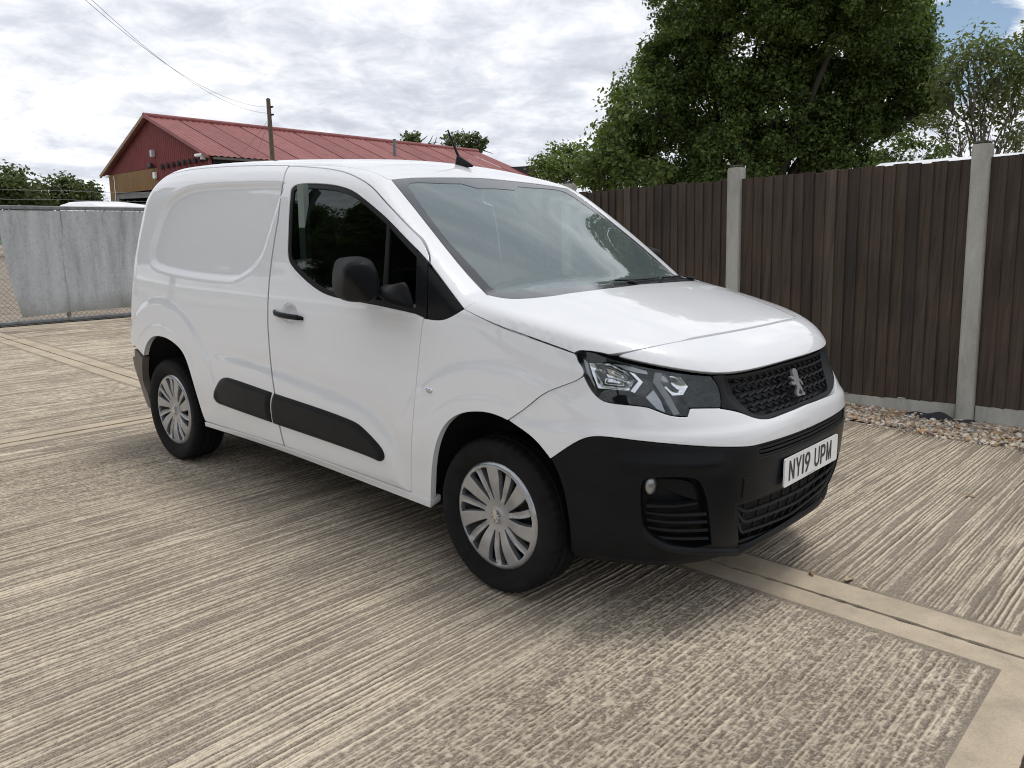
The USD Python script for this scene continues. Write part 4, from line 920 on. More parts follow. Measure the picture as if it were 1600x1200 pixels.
# ------------------------------------------------------------------ fence of feather-edge boards between concrete posts
def wood(name, lo, hi):
    mat(name, {'g': ('geometry', {}), 'mp': ('mapping', {'scale': (38, 38, 1.6)}), 'n': ('noise_texture', {'scale': 1.0, 'detail': 7.0, 'roughness': .68, 'distortion': .6}), 'nb': ('noise_texture', {'scale': 2.3, 'detail': 3.0}), 'fl': ('noise_texture', {'scale': 45.0, 'detail': 2.0}),
        'r': ('rgb_ramp', {'ramp': [(.28, lo), (.52, [(a + b) / 2 for a, b in zip(lo, hi)]), (.75, hi)]}), 'w': ('rgb_ramp', {'ramp': [(0, (.7, .7, .7)), (.4, (.88, .88, .88)), (.62, (1.12, 1.08, 1.04)), (1, (1.4, 1.3, 1.2))]}), 'mu': ('mix', {'mix_type': 'multiply', 'fac': 1.0}),
        'k': ('rgb_ramp', {'ramp': [(0, (0, 0, 0)), (.76, (0, 0, 0)), (.80, (1, 1, 1)), (1, (1, 1, 1))]}), 'mk': ('math', {'math_type': 'multiply', 'value2': .35}), 'm3': ('mix', {'color2': (.16, .13, .10)}),
        'b': ('bump', {'strength': .5, 'distance': .004}), 'p': ('principled_bsdf', {'roughness': .8, 'specular_ior_level': .3})},
        [('g.position', 'mp.vector'), ('mp.vector', 'n.vector'), ('g.position', 'nb.vector'), ('g.position', 'fl.vector'), ('n.fac', 'r.fac'), ('nb.fac', 'w.fac'), ('r.color', 'mu.color1'), ('w.color', 'mu.color2'), ('fl.fac', 'k.fac'), ('k.color', 'mk.value1'), ('mk.value', 'm3.fac'), ('mu.color', 'm3.color1'), ('m3.color', 'p.base_color'), ('n.fac', 'b.height'), ('b.normal', 'p.normal')])
wood('fence_brown', (.025, .0185, .0137), (.078, .057, .042)); wood('fence_dark', (.018, .0140, .0107), (.054, .041, .032)); wood('fence_red', (.028, .0202, .015), (.082, .058, .042)); wood('fence_grey', (.036, .028, .021), (.112, .086, .065)); plain('fence_edge', (.13, .105, .08), .85, var=.45, vscale=9)
mat('post_concrete', {'g': ('geometry', {}), 'mp': ('mapping', {'scale': (1, 1, .25)}), 'n1': ('noise_texture', {'scale': 6.0, 'detail': 7.0, 'roughness': .7}), 'n2': ('noise_texture', {'scale': 160.0, 'detail': 2.0}), 'r': ('rgb_ramp', {'ramp': [(.25, (.17, .165, .14)), (.5, (.31, .305, .27)), (.75, (.40, .395, .36))]}),
    'sp': ('rgb_ramp', {'ramp': [(0, (.4, .4, .4)), (.34, (.8, .8, .8)), (.42, (1, 1, 1)), (1, (1.08, 1.08, 1.08))]}), 'mu': ('mix', {'mix_type': 'multiply', 'fac': .8}), 'b': ('bump', {'strength': .4, 'distance': .004}), 'p': ('principled_bsdf', {'roughness': .9, 'specular_ior_level': .2})},
    [('g.position', 'mp.vector'), ('mp.vector', 'n1.vector'), ('g.position', 'n2.vector'), ('n1.fac', 'r.fac'), ('n2.fac', 'sp.fac'), ('r.color', 'mu.color1'), ('sp.color', 'mu.color2'), ('mu.color', 'p.base_color'), ('n2.fac', 'b.height'), ('b.normal', 'p.normal')])
FO = np.array([3.447, 3.577, 0.0]); FU = np.array([1, 0, .045]); FU /= np.linalg.norm(FU); FV = np.cross(GUP, FU)
def fence_T(m): 
    q = m.copy(); v = q.vertices; q.vertices = FO + v[:, :1] * FU + v[:, 1:2] * FV + v[:, 2:3] * GUP; return q
fence = thing('board_fence', 'dark brown upright board fence with grey concrete posts beside the van', 'fence')
US = [-5.73, -3.80, -1.92, 0.0, 1.88]
def post_mesh():
    b = sg.box(-.061, 0, .061, .12).buffer(-.012).buffer(.012)
    lv = [(-.5, 0), (2.02, 0), (2.045, -.004), (2.062, -.013), (2.070, -.026)]
    rings = []
    for z, o in lv:
        q = np.array(b.buffer(o).exterior.simplify(.0005).coords)[:-1] if o else np.array(b.exterior.simplify(.0005).coords)[:-1]
        t = np.linspace(0, 1, 32, endpoint=False); ln = sg.LinearRing(q); rings.append(np.array([[*ln.interpolate(k, normalized=True).coords[0], z] for k in t]))
    V = np.concatenate(rings + [[[0, .06, 2.071]]]); Fc = []
    for k in range(len(lv) - 1):
        for i in range(32):
            j = (i + 1) % 32; Fc += [[k * 32 + i, k * 32 + j, k * 32 + 32 + j], [k * 32 + i, k * 32 + 32 + j, k * 32 + 32 + i]]
    for i in range(32): Fc.append([(len(lv) - 1) * 32 + i, (len(lv) - 1) * 32 + (i + 1) % 32, len(lv) * 32])
    return orient(trimesh.Trimesh(V, np.array(Fc), process=False))
PM = post_mesh()
for u in US:
    q = PM.copy(); q.apply_translation((u, 0, 0)); obj('post', fence_T(q), 'post_concrete', fence, 30)
for k in range(len(US) - 1):
    a, b = US[k] + .064, US[k + 1] - .064
    gb_ = rbox(b - a, .05, .48, .008, ((a + b) / 2, .055, -.10)); obj('gravel_board', fence_T(gb_), 'post_concrete', fence, 30)
    for z in (.42, 1.05, 1.72): obj('rail', fence_T(box(b - a, .04, .075, ((a + b) / 2, .085, z))), 'fence_brown', fence)
    n = 20; pitch = (b - a) / n
    for i in range(n):
        w = pitch + .022; x0 = a + i * pitch
        th = .020 + rng.uniform(-.003, .005); top = 1.950 + rng.normal(0, .006); bot = .142 + rng.normal(0, .004)
        lean = rng.normal(0, .0025); face = rng.normal(0, .0015)
        # a wedge: thin on its left edge, thick on its right, lying over the next one
        V = []
        for z in (bot, top):
            s = lean * (z - 1)
            V += [(x0 - .004 + s, .050 + face - .004, z), (x0 + w - .008 + s, .050 + face - th, z), (x0 + w - .004 + s, .050 + face - th + .003, z), (x0 + w - .004 + s, .062, z), (x0 - .004 + s, .062, z)]
        V = np.array(V); Fc = []
        for j in range(5): jj = (j + 1) % 5; Fc += [[j, jj, jj + 5], [j, jj + 5, j + 5]]
        Fc += [[0, 4, 3], [0, 3, 2], [0, 2, 1], [5, 6, 7], [5, 7, 8], [5, 8, 9]]
        obj('board', fence_T(orient(trimesh.Trimesh(V, np.array(Fc), process=False))), ['fence_brown', 'fence_dark', 'fence_red', 'fence_brown', 'fence_grey'][rng.choice(5, p=[.34, .26, .16, .16, .08])], fence)

# ------------------------------------------------------------------ gravel at the foot of the fence
mat('pebble', {'g': ('geometry', {}), 'tn': ('attribute', {'attribute': 'tone'}), 'r': ('rgb_ramp', {'interpolate': False, 'ramp': [(0, (.42, .33, .22)), (.16, (.30, .20, .12)), (.30, (.55, .47, .36)), (.45, (.24, .19, .15)), (.56, (.48, .30, .16)), (.66, (.62, .56, .47)), (.78, (.33, .29, .25)), (.88, (.16, .14, .13)), (.94, (.70, .66, .60))]}), 'n': ('noise_texture', {'scale': 120.0, 'detail': 3.0}), 'w': ('rgb_ramp', {'ramp': [(.2, (.6, .6, .6)), (.8, (1.3, 1.3, 1.3))]}), 'mu': ('mix', {'mix_type': 'multiply', 'fac': 1.0}), 'p': ('principled_bsdf', {'roughness': .65})},
    [('tn.fac', 'r.fac'), ('g.position', 'n.vector'), ('n.fac', 'w.fac'), ('r.color', 'mu.color1'), ('w.color', 'mu.color2'), ('mu.color', 'p.base_color')])
plain('soil', (.10, .075, .05), .95, var=.4, vscale=20)
bed = trimesh.creation.extrude_polygon(sg.box(-6, 3.095, 9.4, 3.66), .05, engine='earcut'); bed.apply_translation((0, 0, -.062)); tag(obj('gravel_bed', bed, 'soil'), 'narrow strip of earth under the gravel along the fence', 'ground', kind='structure')
def pebbles(n, area, rmin, rmax, zfun, seed):
    r_ = np.random.default_rng(seed); ico = trimesh.creation.icosphere(1, 1.0); v0 = ico.vertices; nv = len(v0); Vs, Fs = [], []
    for i in range(n):
        x, y = area(r_); s = r_.uniform(rmin, rmax) * np.array([r_.uniform(.8, 1.35), r_.uniform(.8, 1.35), r_.uniform(.45, .8)])
        Rm = trimesh.transformations.random_rotation_matrix(r_.random(3))[:3, :3]; tilt = trimesh.transformations.euler_matrix(r_.normal(0, .35), r_.normal(0, .35), r_.uniform(0, 6.28))[:3, :3]
        v = v0 * (1 + .16 * np.sin(v0 @ Rm * 2.3).sum(1, keepdims=True) / 2); v = (v * s) @ tilt.T
        z = zfun(x, y, r_, i / n); Vs.append(v + [x, y, z]); Fs.append(ico.faces + i * nv)
    return trimesh.Trimesh(np.concatenate(Vs), np.concatenate(Fs), process=False)
def toned(prim, per, seed):
    n = len(UsdGeom.Mesh(prim).GetPointsAttr().Get()) // per
    UsdGeom.PrimvarsAPI(prim).CreatePrimvar('tone', Sdf.ValueTypeNames.FloatArray, 'vertex').Set(Vt.FloatArray.FromNumpy(np.repeat(np.random.default_rng(seed).random(n), per).astype(np.float32))); return prim
def strip_xy(r_):
    x = r_.uniform(2.3, 4.5); e = 3.10 - .09 * sstep(2.8, 4.1, x) + .03 * math.sin(x * 5)
    return x, e + (3.62 - e) * r_.random() ** .9
pm = pebbles(5200, strip_xy, .008, .019, lambda x, y, r_, f: -.012 + .028 * f + .010 * sstep(3.05, 3.35, y), 3)
tag(toned(obj('gravel', pm, 'pebble', None, True), 42, 1), 'loose cream and brown gravel along the foot of the fence', 'gravel', kind='stuff')
def loose_xy(r_): return r_.uniform(2.4, 4.4), 3.08 - abs(r_.normal(0, .05))
tag(toned(obj('stray_stones', pebbles(110, loose_xy, .004, .010, lambda x, y, r_, f: .006, 5), 'pebble', None, True), 42, 2), 'few small stones strayed from the gravel onto the concrete edge', 'gravel', kind='stuff')
# the weed membrane that shows through
plain('membrane', (.022, .024, .028), .6, var=.3, vscale=30)
mx, my = np.meshgrid(np.linspace(0, 1, 40), np.linspace(0, 1, 14), indexing='ij')
X = 3.06 + .52 * mx; Y = 3.575 - .20 * my * (1 - .25 * np.sin(mx * 5)); Z = .030 + .030 * np.exp(-((mx - .38) / .2) ** 2) * (1 - my) ** 1.2 + .010 * np.sin(mx * 17 + my * 5) * (1 - my) - .008 * my
I = np.arange(X.size).reshape(X.shape); a, b, c, d = I[:-1, :-1].ravel(), I[1:, :-1].ravel(), I[1:, 1:].ravel(), I[:-1, 1:].ravel()
tag(obj('weed_membrane', (np.stack([X.ravel(), Y.ravel(), Z.ravel()], 1), np.concatenate([np.stack([a, b, c], 1), np.stack([a, c, d], 1)])), 'membrane', None, True), 'rucked black sheet of weed membrane uncovered beside the right concrete post', 'membrane')
# dead leaves on the concrete
plain('dead_leaf', (.30, .17, .07), .8, var=.4, vscale=80); plain('pale_leaf', (.42, .33, .20), .8, var=.3, vscale=80)
def leaf_mesh(s):
    o = [(0, 0), (.15, .18), (.32, .16), (.45, .30), (.62, .20), (.82, .16), (1, 0), (.82, -.15), (.6, -.24), (.48, -.16), (.3, -.28), (.14, -.14)]
    A, T, L = flat_mesh(sg.Polygon(o), .12); z = .22 * A[:, 1] ** 2 * 2 + .10 * np.sin(A[:, 0] * 5) + .06
    return trimesh.Trimesh(np.concatenate([np.column_stack([A - [.5, 0], z]), np.column_stack([A - [.5, 0], z - .02])]) * s, np.concatenate([T, T[:, ::-1] + len(A)]), process=False)
LV = [((1516, 776), .050, 'dead_leaf', 'small curled orange leaf on the concrete right of the number plate', .4), ((1327, 908), .060, 'pale_leaf', 'pale crumpled leaf on the smooth joint edge in front of the bumper', 1.4), ((1268, 898), .045, 'dead_leaf', 'brown curled leaf just left of the pale leaf by the joint', 2.2), ((1352, 920), .030, 'pale_leaf', 'tiny pale leaf scrap just right of the pale leaf by the joint', .2)]
for (u, v), s, m, lab, rz_ in LV:
    d_ = ray(u, v); P = CAM + d_ * (-CAM[2] / d_[2]); q = leaf_mesh(s); q.apply_transform(trimesh.transformations.rotation_matrix(rz_, (0, 0, 1))); q.apply_translation(P + [0, 0, .006]); o = obj('fallen_leaf', q, m, None, True); tag(o, lab, 'leaf', 'dead leaves lying on the concrete')
# ------------------------------------------------------------------ sheeted gate at the end of the yard
plain('galvanised', (.17, .18, .185), .5, metal=.5, var=.3, vscale=12)
mat('weathered_sheet', {'g': ('geometry', {}), 'mp': ('mapping', {'scale': (1, 4.5, .6)}), 'n1': ('noise_texture', {'scale': 1.0, 'detail': 8.0, 'roughness': .7}), 'n2': ('noise_texture', {'scale': 30.0, 'detail': 5.0, 'roughness': .7}), 'n3': ('noise_texture', {'scale': 2.0, 'detail': 4.0}),
    'r': ('rgb_ramp', {'ramp': [(.20, (.12, .125, .11)), (.36, (.27, .285, .285)), (.52, (.38, .395, .41)), (.78, (.50, .515, .54))]}), 's': ('rgb_ramp', {'ramp': [(.25, (.62, .64, .58)), (.45, (.95, .95, .95)), (.75, (1.1, 1.1, 1.1))]}), 'mu': ('mix', {'mix_type': 'multiply', 'fac': .9}),
    'sep': ('separate_xyz', {}), 'low': ('map_range', {'from_min': .15, 'from_max': .45, 'to_min': 1.1, 'to_max': 0.0, 'clamp': True}), 'lm': ('math', {'math_type': 'multiply'}), 'mo': ('mix', {'color2': (.11, .12, .085)}),
    'p': ('principled_bsdf', {'roughness': .7, 'specular_ior_level': .3})},
    [('g.position', 'mp.vector'), ('mp.vector', 'n1.vector'), ('g.position', 'n2.vector'), ('g.position', 'n3.vector'), ('n1.fac', 'r.fac'), ('n2.fac', 's.fac'), ('r.color', 'mu.color1'), ('s.color', 'mu.color2'), ('g.position', 'sep.vector'), ('sep.z', 'low.value'), ('low.result', 'lm.value1'), ('n3.fac', 'lm.value2'), ('lm.value', 'mo.fac'), ('mu.color', 'mo.color1'), ('mo.color', 'p.base_color')])
XG = -8.18
gate = thing('sheeted_gate', 'grey weathered sheet metal gate on a wire mesh frame behind the van', 'gate')
def gx(y0, y1, z0, z1, x=XG, t=.04): return box(t, y1 - y0, z1 - z0, (x, (y0 + y1) / 2, (z0 + z1) / 2))
obj('top_rail', rbox(.05, 5.9, .055, .01, (XG, 1.55, 1.675)), 'galvanised', gate, 30)
obj('bottom_rail', rbox(.05, 5.9, .05, .01, (XG, 1.55, .045)), 'galvanised', gate, 30)
obj('floor_track', rbox(.09, 5.9, .022, .008, (XG + .01, 1.55, .008)), 'steel_dark', gate, 30)
for y in (-1.35, .08, 1.42, 2.9, 4.45): obj('upright', rbox(.045, .05, 1.62, .008, (XG - .012, y, .86)), 'galvanised', gate, 30)
def sheet(pts, seed):
    P = sg.Polygon(pts); A, T, L = flat_mesh(P, .06); w = .006 * (meshkit.noise(np.stack([A[:, 0] * 3, A[:, 1] * 1.5, np.full(len(A), seed)], 1)) - .5)
    V = np.stack([XG + .030 + w, A[:, 0], A[:, 1]], 1); V2 = V - [.004, 0, 0]; n = len(V); Fc = [T, T[:, ::-1] + n]
    for l in L: Fc.append(np.concatenate([np.stack([l, np.roll(l, -1), np.roll(l, -1) + n], 1), np.stack([l, np.roll(l, -1) + n, l + n], 1)]))
    return orient(trimesh.Trimesh(np.concatenate([V, V2]), np.concatenate(Fc), process=False))
obj('cladding_sheet', sheet([(.60, 1.635), (.655, .8), (.78, .115), (1.46, .150), (1.425, 1.635)], 1), 'weathered_sheet', gate, 30)
obj('cladding_sheet', sheet([(1.43, 1.635), (1.465, .150), (3.05, .165), (3.05, 1.635)], 2), 'weathered_sheet', gate, 30)
obj('cover_strip', sheet([(1.40, .95), (1.44, .95), (1.50, .16), (1.43, .16)], 3).apply_translation((.005, 0, 0)), 'weathered_sheet', gate, 30)
for k in range(9): obj('fixing', box(.012, .014, .03, (XG + .03, .70 + .27 * k, 1.640)), 'galvanised', gate)
lk = []
for s in (1, -1):
    for y in np.arange(-3.2, 6.2, .075):
        a, b = np.array([y, .04]), np.array([y + s * 1.62, 1.66])
        L = sg.LineString([a, b]).intersection(sg.box(-1.35, .04, 4.45, 1.66))
        if L.is_empty or L.length < .05: continue
        (p, q) = L.coords[0], L.coords[-1]; lk.append(tube([(XG - .02 + s * .002, *p), (XG - .02 + s * .002, *q)], .0022, 4, False))
obj('chain_link', join(lk), 'galvanised', gate, kind='stuff')
for z in (1.80, 1.93):
    t = np.linspace(-1.35, 4.45, 40); pts = [(XG - .02, y, z - .012 * math.sin((y % 1.45) / 1.45 * math.pi)) for y in t]; bw = [tube(pts, .0022, 5)]
    for y in np.arange(-1.3, 4.4, .11): bw += [box(.003, .003, .035, (XG - .02, y, z), trimesh.transformations.rotation_matrix(.7, (1, 0, 0))), box(.03, .003, .003, (XG - .02, y + .004, z))]
    obj('barbed_wire', join(bw), 'galvanised', gate, kind='stuff')

# ------------------------------------------------------------------ white vehicles beyond the gate and beyond the fence (only their roofs show)
def far_vehicle(name, label, prof, width, T, tum=.10):
    """prof: side outline (x, z); lofted across the width with rounded shoulders"""
    t = thing(name, label, 'van' if 'van' in name else 'lorry')
    P = sg.Polygon(prof).buffer(-.10).buffer(.10)
    secs = []
    for y, sh in ((-width / 2, -.16), (-width / 2 + .04, -.07), (-width / 2 + .12, -.02), (-width / 2 + .35, 0), (width / 2 - .35, 0), (width / 2 - .12, -.02), (width / 2 - .04, -.07), (width / 2, -.16)):
        ln = sg.LinearRing(P.buffer(sh).exterior.coords); secs.append(np.array([[*ln.interpolate(k, normalized=True).coords[0]] for k in np.linspace(0, 1, 60, endpoint=False)]))
    ys = [-width / 2, -width / 2 + .04, -width / 2 + .12, -width / 2 + .35, width / 2 - .35, width / 2 - .12, width / 2 - .04, width / 2]
    V = np.concatenate([np.column_stack([s[:, 0], np.full(60, y), s[:, 1]]) for s, y in zip(secs, ys)]); Fc = []
    for k in range(len(ys) - 1):
        for i in range(60): j = (i + 1) % 60; Fc += [[k * 60 + i, k * 60 + j, k * 60 + 60 + j], [k * 60 + i, k * 60 + 60 + j, k * 60 + 60 + i]]
    c0, c1 = len(V), len(V) + 1; V = np.concatenate([V, [[secs[0][:, 0].mean(), ys[0], secs[0][:, 1].mean()], [secs[0][:, 0].mean(), ys[-1], secs[0][:, 1].mean()]]])
    for i in range(60): j = (i + 1) % 60; Fc += [[j, i, c0], [(len(ys) - 1) * 60 + i, (len(ys) - 1) * 60 + j, c1]]
    m = orient(trimesh.Trimesh(V, np.array(Fc), process=False)); m.apply_transform(T); obj('body', m, 'far_white', t, 40)
    x0, z0, x1, z1 = P.bounds
    for x in (x0 + .75, x1 - .75):
        for y in (-width / 2 + .1, width / 2 - .1):
            w = lathe([(.0, -.1), (.2, -.1), (.3, -.09), (.33, -.06), (.33, .06), (.3, .09), (.2, .1), (0, .1)], 28); w.apply_translation((x, y, .33)); w.apply_transform(T); obj('wheel', orient(w), 'rubber', t, 40)
    for sgn in (-1, 1):
        w = rbox(.9, .02, .45, .009, (x1 - 1.5, sgn * (width / 2 - .0), z1 - .50)); w.apply_transform(T); obj('window', w, 'frit', t, 30)
    return t
plain('far_white', (.74, .75, .76), .35, coat=.3, var=.05)
T1 = trimesh.transformations.translation_matrix((-12.6, 4.05, -.06)) @ trimesh.transformations.rotation_matrix(math.pi / 2, (0, 0, 1))
far_vehicle('white_van', 'white van roof rising just above the grey sheeted gate', [(-1.05, .3), (1.75, .3), (1.75, 1.0), (1.05, 1.15), (.50, 1.87), (-.1, 1.935), (-.75, 1.93), (-1.05, 1.70)], 1.7, T1)
q0, q1 = on_plane(1336, 256, 1, 6.0), on_plane(1598, 239, 1, 6.0)
T2 = trimesh.transformations.translation_matrix((q0[0] + 2.6, 7.05, -.055)) @ trimesh.transformations.rotation_matrix(-math.atan2(q1[2] - q0[2], q1[0] - q0[0]), (0, 1, 0))
zt = q0[2] + .1
far_vehicle('white_lorry', 'white flat lorry roof edge showing over the fence near the right post', [(-2.6, .4), (3.2, .4), (3.2, zt + .10), (-2.45, zt + .02), (-2.6, zt - .12)], 2.1, T2)

# ------------------------------------------------------------------ red barn
def painted(name, lo, hi, rough=.6, sc=(.6, .6, .25)):
    mat(name, {'g': ('geometry', {}), 'mp': ('mapping', {'scale': sc}), 'n': ('noise_texture', {'scale': 3.0, 'detail': 8.0, 'roughness': .65}), 'r': ('rgb_ramp', {'ramp': [(.3, lo), (.7, hi)]}), 'p': ('principled_bsdf', {'roughness': rough, 'specular_ior_level': .35})}, [('g.position', 'mp.vector'), ('mp.vector', 'n.vector'), ('n.fac', 'r.fac'), ('r.color', 'p.base_color')])
painted('barn_red', (.150, .028, .029), (.195, .040, .041)); painted('barn_tan', (.20, .115, .045), (.27, .165, .075))
painted('roof_red', (.205, .064, .060), (.27, .095, .09)); painted('roof_red_light', (.225, .075, .071), (.29, .106, .10)); painted('roof_red_dark', (.19, .057, .054), (.25, .084, .08))
painted('barn_trim', (.22, .13, .08), (.30, .19, .12)); plain('shed_dark', (.018, .018, .02), .9); plain('barn_grey', (.16, .16, .155), .7, var=.3)
barn = thing('red_barn', 'long red corrugated metal barn with a tan panel above its open doorway', 'barn')
YB, YE = 15.0, 37.0
XL, XA, XRr = -39.9, -34.65, -29.15; ZL, ZA, ZR = 3.92, 6.36, 4.38; ZB = -2.0
def wave(n): return .022 * np.cos(n * 2 * np.pi)
def corr_wall(x0, x1, zlo, zhi, y, pitch=.19):
    """upright corrugated sheet in the gable's plane; zlo, zhi functions of x"""
    x = np.arange(x0, x1 + 1e-6, pitch / 6); yy = y + wave((x - x0) / pitch); a, b = np.array([zlo(t) for t in x]), np.array([zhi(t) for t in x])
    V = np.concatenate([np.column_stack([x, yy, a]), np.column_stack([x, yy, b])]); n = len(x); i = np.arange(n - 1)
    return trimesh.Trimesh(V, np.concatenate([np.stack([i, i + 1, i + 1 + n], 1), np.stack([i, i + 1 + n, i + n], 1)]), process=False)
def gz(x): return ZL + (ZA - ZL) * (x - XL) / (XA - XL) if x < XA else ZR + (ZA - ZR) * (x - XRr) / (XA - XRr)
def tanz(x): return 3.86 + (x - XL) * .030
DZ = lambda x: 2.90 + (x - XL) * .02
XT = -34.25
obj('gable_wall', corr_wall(XL, XT, tanz, lambda x: gz(x) - .02, YB), 'barn_red', barn, 40)
obj('gable_wall', corr_wall(XT - .06, XRr, lambda x: ZB, lambda x: gz(x) - .02, YB), 'barn_red', barn, 40)
obj('tan_panel', corr_wall(-39.25, XT - .02, DZ, lambda x: tanz(x) - .02, YB - .01), 'barn_tan', barn, 40, label='tan corrugated panel over the doorway')
obj('tan_panel', corr_wall(XL, -39.27, lambda x: ZB, lambda x: tanz(x) - .02, YB - .01), 'barn_tan', barn, 40)
obj('door_lintel', box(5.0, .15, .28, (-36.75, YB + .12, 2.78)), 'barn_grey', barn)
obj('door_beam', box(5.0, .10, .14, (-36.75, YB + .7, 2.35)), 'barn_grey', barn)
obj('door_post', box(.28, .25, 5, (-39.1, YB + .15, .35)), 'barn_grey', barn)
obj('barn_interior', join([box(10.4, .1, 8, (-34.5, YE - .3, 1)), box(.1, 21.6, 6, (XL + .2, 26, .8)), box(10.4, 21.6, .1, (-34.5, 26, -2.0))]), 'shed_dark', barn)
obj('side_wall', join([box(.12, YE - YB, 5.75, (XRr, (YB + YE) / 2, 3.80 - 2.875))]), 'barn_red', barn)
obj('eave_band', box(.10, YE - YB - .2, .5, (XRr - .04, (YB + YE) / 2, 4.05)), 'shed_dark', barn)
obj('gutter', rbox(.14, YE - YB, .12, .04, (XRr + .22, (YB + YE) / 2, 4.20)), 'barn_grey', barn, 40)
obj('corner_trim', box(.16, .10, 6.2, (XRr + .02, YB - .05, 1.2)), 'barn_red', barn)
ns = 14
for side in (1, -1):
    xe, ze = (XRr + .35, ZR - .10) if side > 0 else (XL - .35, ZL - .10)
    for k in range(ns):
        y0, y1 = YB - .25 + (YE - YB + .3) * k / ns, YB - .25 + (YE - YB + .3) * (k + 1) / ns + .02
        y = np.arange(y0, y1, .05); off = wave((y - y0) / .30) * .9 + .005 * (k % 2)
        lift = np.zeros(len(y))
        def dz(yy): return -.009 * (yy - YB)
        V = np.concatenate([np.column_stack([np.full(len(y), XA), y, ZA + off + lift + dz(y)]), np.column_stack([np.full(len(y), xe), y, ze + off + lift + dz(y)])]); n = len(y); i = np.arange(n - 1)
        m = trimesh.Trimesh(V, np.concatenate([np.stack([i, i + n, i + 1], 1), np.stack([i + 1, i + n, i + 1 + n], 1)]), process=False)
        if m.face_normals[:, 2].sum() < 0: m.faces = m.faces[:, ::-1]
        obj('roof_sheet', m, ['roof_red', 'roof_red_light', 'roof_red', 'roof_red_dark'][(k * 3 + (side < 0)) % 4], barn, 40)
obj('ridge_cap', tube([(XA, YB - .3, ZA + .03), (XA, YE + .1, ZA + .03 - .009 * 22)], .13, 8), 'roof_red_dark', barn, 60)
for (xa, za), (xb, zb), nm in (((XL - .38, ZL - .14), (XA, ZA + .02), 'barge_board'), ((XA, ZA + .02), (XRr + .36, ZR - .14), 'barge_board')):
    L = math.hypot(xb - xa, zb - za); b = box(L, .08, .15, (0, 0, 0), trimesh.transformations.rotation_matrix(-math.atan2(zb - za, xb - xa), (0, 1, 0))); b.apply_translation(((xa + xb) / 2, YB - .27, (za + zb) / 2)); obj(nm, b, 'barn_trim' if xa < -36 else 'roof_red', barn)
def gp(u, v, y=YB - .1): return on_plane(u, v, 1, y)
obj('vent_box', rbox(.22, .2, .34, .04, tuple(gp(238, 240))), 'light_grey', barn, 30)
obj('alarm_box', join([rbox(.26, .14, .30, .04, tuple(gp(242, 274))), rbox(.16, .12, .16, .04, tuple(gp(242, 277.5)))]), 'plate_white', barn, 30)
fl_ = gp(238, 259); obj('floodlight', join([rbox(.30, .18, .22, .04, tuple(fl_ + [0, -.1, 0])), box(.05, .3, .05, tuple(fl_))]), 'steel_dark', barn, 30)
cm_ = gp(320, 243); obj('security_camera', join([rbox(.50, .16, .14, .05, tuple(cm_ + [-.1, -.25, 0])), box(.06, .3, .25, tuple(cm_ + [.1, -.1, -.05]))]), 'plate_white', barn, 30)
c2_ = gp(173, 276); obj('security_camera', rbox(.34, .14, .12, .04, tuple(c2_ + [.1, -.2, 0])), 'plate_white', barn, 30)
for k in range(9):
    f = k / 8; P = gp(253 + (321 - 253) * f, 260.5 + (247.5 - 260.5) * f); d = trimesh.creation.icosphere(1, .14); d.apply_scale((1, .4, 1)); d.apply_translation(P); obj('roundel', d, 'shed_dark', barn, True)
fp_ = CAM + ray(617, 250) * ((XRr - 2.4 - CAM[0]) / ray(617, 250)[0]); obj('flue_pipe', tube([(fp_[0], fp_[1], 4.6), (fp_[0], fp_[1], 6.05)], .09, 10), 'galvanised', barn, 50)
# low red lean-to left of the barn
lean = thing('red_shed', 'low red sloping shed roof at the left end of the barn', 'shed')
P0, P1 = on_plane(160, 318, 1, YB + 2), on_plane(173, 305, 1, YB + 2)
lt = trimesh.creation.extrude_polygon(sg.Polygon([(-45.5, -2), (-40.3, -2), (-40.3, P1[2]), (-45.5, P1[2] - 2.6)]), 6, engine='earcut'); lt.apply_transform(trimesh.transformations.rotation_matrix(math.pi / 2, (1, 0, 0))); lt.apply_translation((0, YB + 8, 0)); obj('wall', lt, 'barn_red', lean)
rl = box(5.9, 6.4, .08, (0, 0, 0), trimesh.transformations.rotation_matrix(-math.atan2(2.6, 5.2), (0, 1, 0))); rl.apply_translation((-42.95, YB + 5, P1[2] - 1.24)); obj('roof', rl, 'roof_red', lean)

# ------------------------------------------------------------------ pole and wires
plain('pole_wood', (.12, .095, .07), .9, var=.35, vscale=8); plain('wire_grey', (.10, .10, .11), .6)
DP = 30.0
pt = CAM + ray(419, 155) * DP; pbm = CAM + ray(426, 250) * (DP * 1.004)
dirp = (pt - pbm) / np.linalg.norm(pt - pbm); base = pt - dirp * ((pt[2] + .3) / dirp[2])
pole = thing('utility_pole', 'weathered wooden telephone pole standing in front of the red barn', 'pole')
obj('pole', tube([base, (base + pt) / 2, pt], [.095, .082, .07], 14), 'pole_wood', pole, 60)
obj('cap', tube([pt, pt + dirp * .04], [.08, .02], 12), 'steel_dark', pole, 40)
for k, zz in enumerate((.25, .5)): obj('insulator', rbox(.16, .05, .06, .015, tuple(pt - dirp * zz + [.10, .05, 0])), 'steel_dark', pole, 40)
def sag(a, b, s, n=24):
    t = np.linspace(0, 1, n)[:, None]; P = a * (1 - t) + b * t; P[:, 2] -= (4 * s * t * (1 - t))[:, 0]; return P
for k, ((u, v), off) in enumerate((((136, 0), .25), ((150, 0), .45))):
    far = CAM + ray(u - 60, v - 52) * 17.0; w = obj('overhead_wire', tube(sag(pt - dirp * off, far, .55), .0045, 5), 'wire_grey', None, 60); tag(w, ['upper overhead wire running from the pole to the top left', 'lower overhead wire running from the pole to the top left'][k], 'wire', 'overhead wires from the pole')
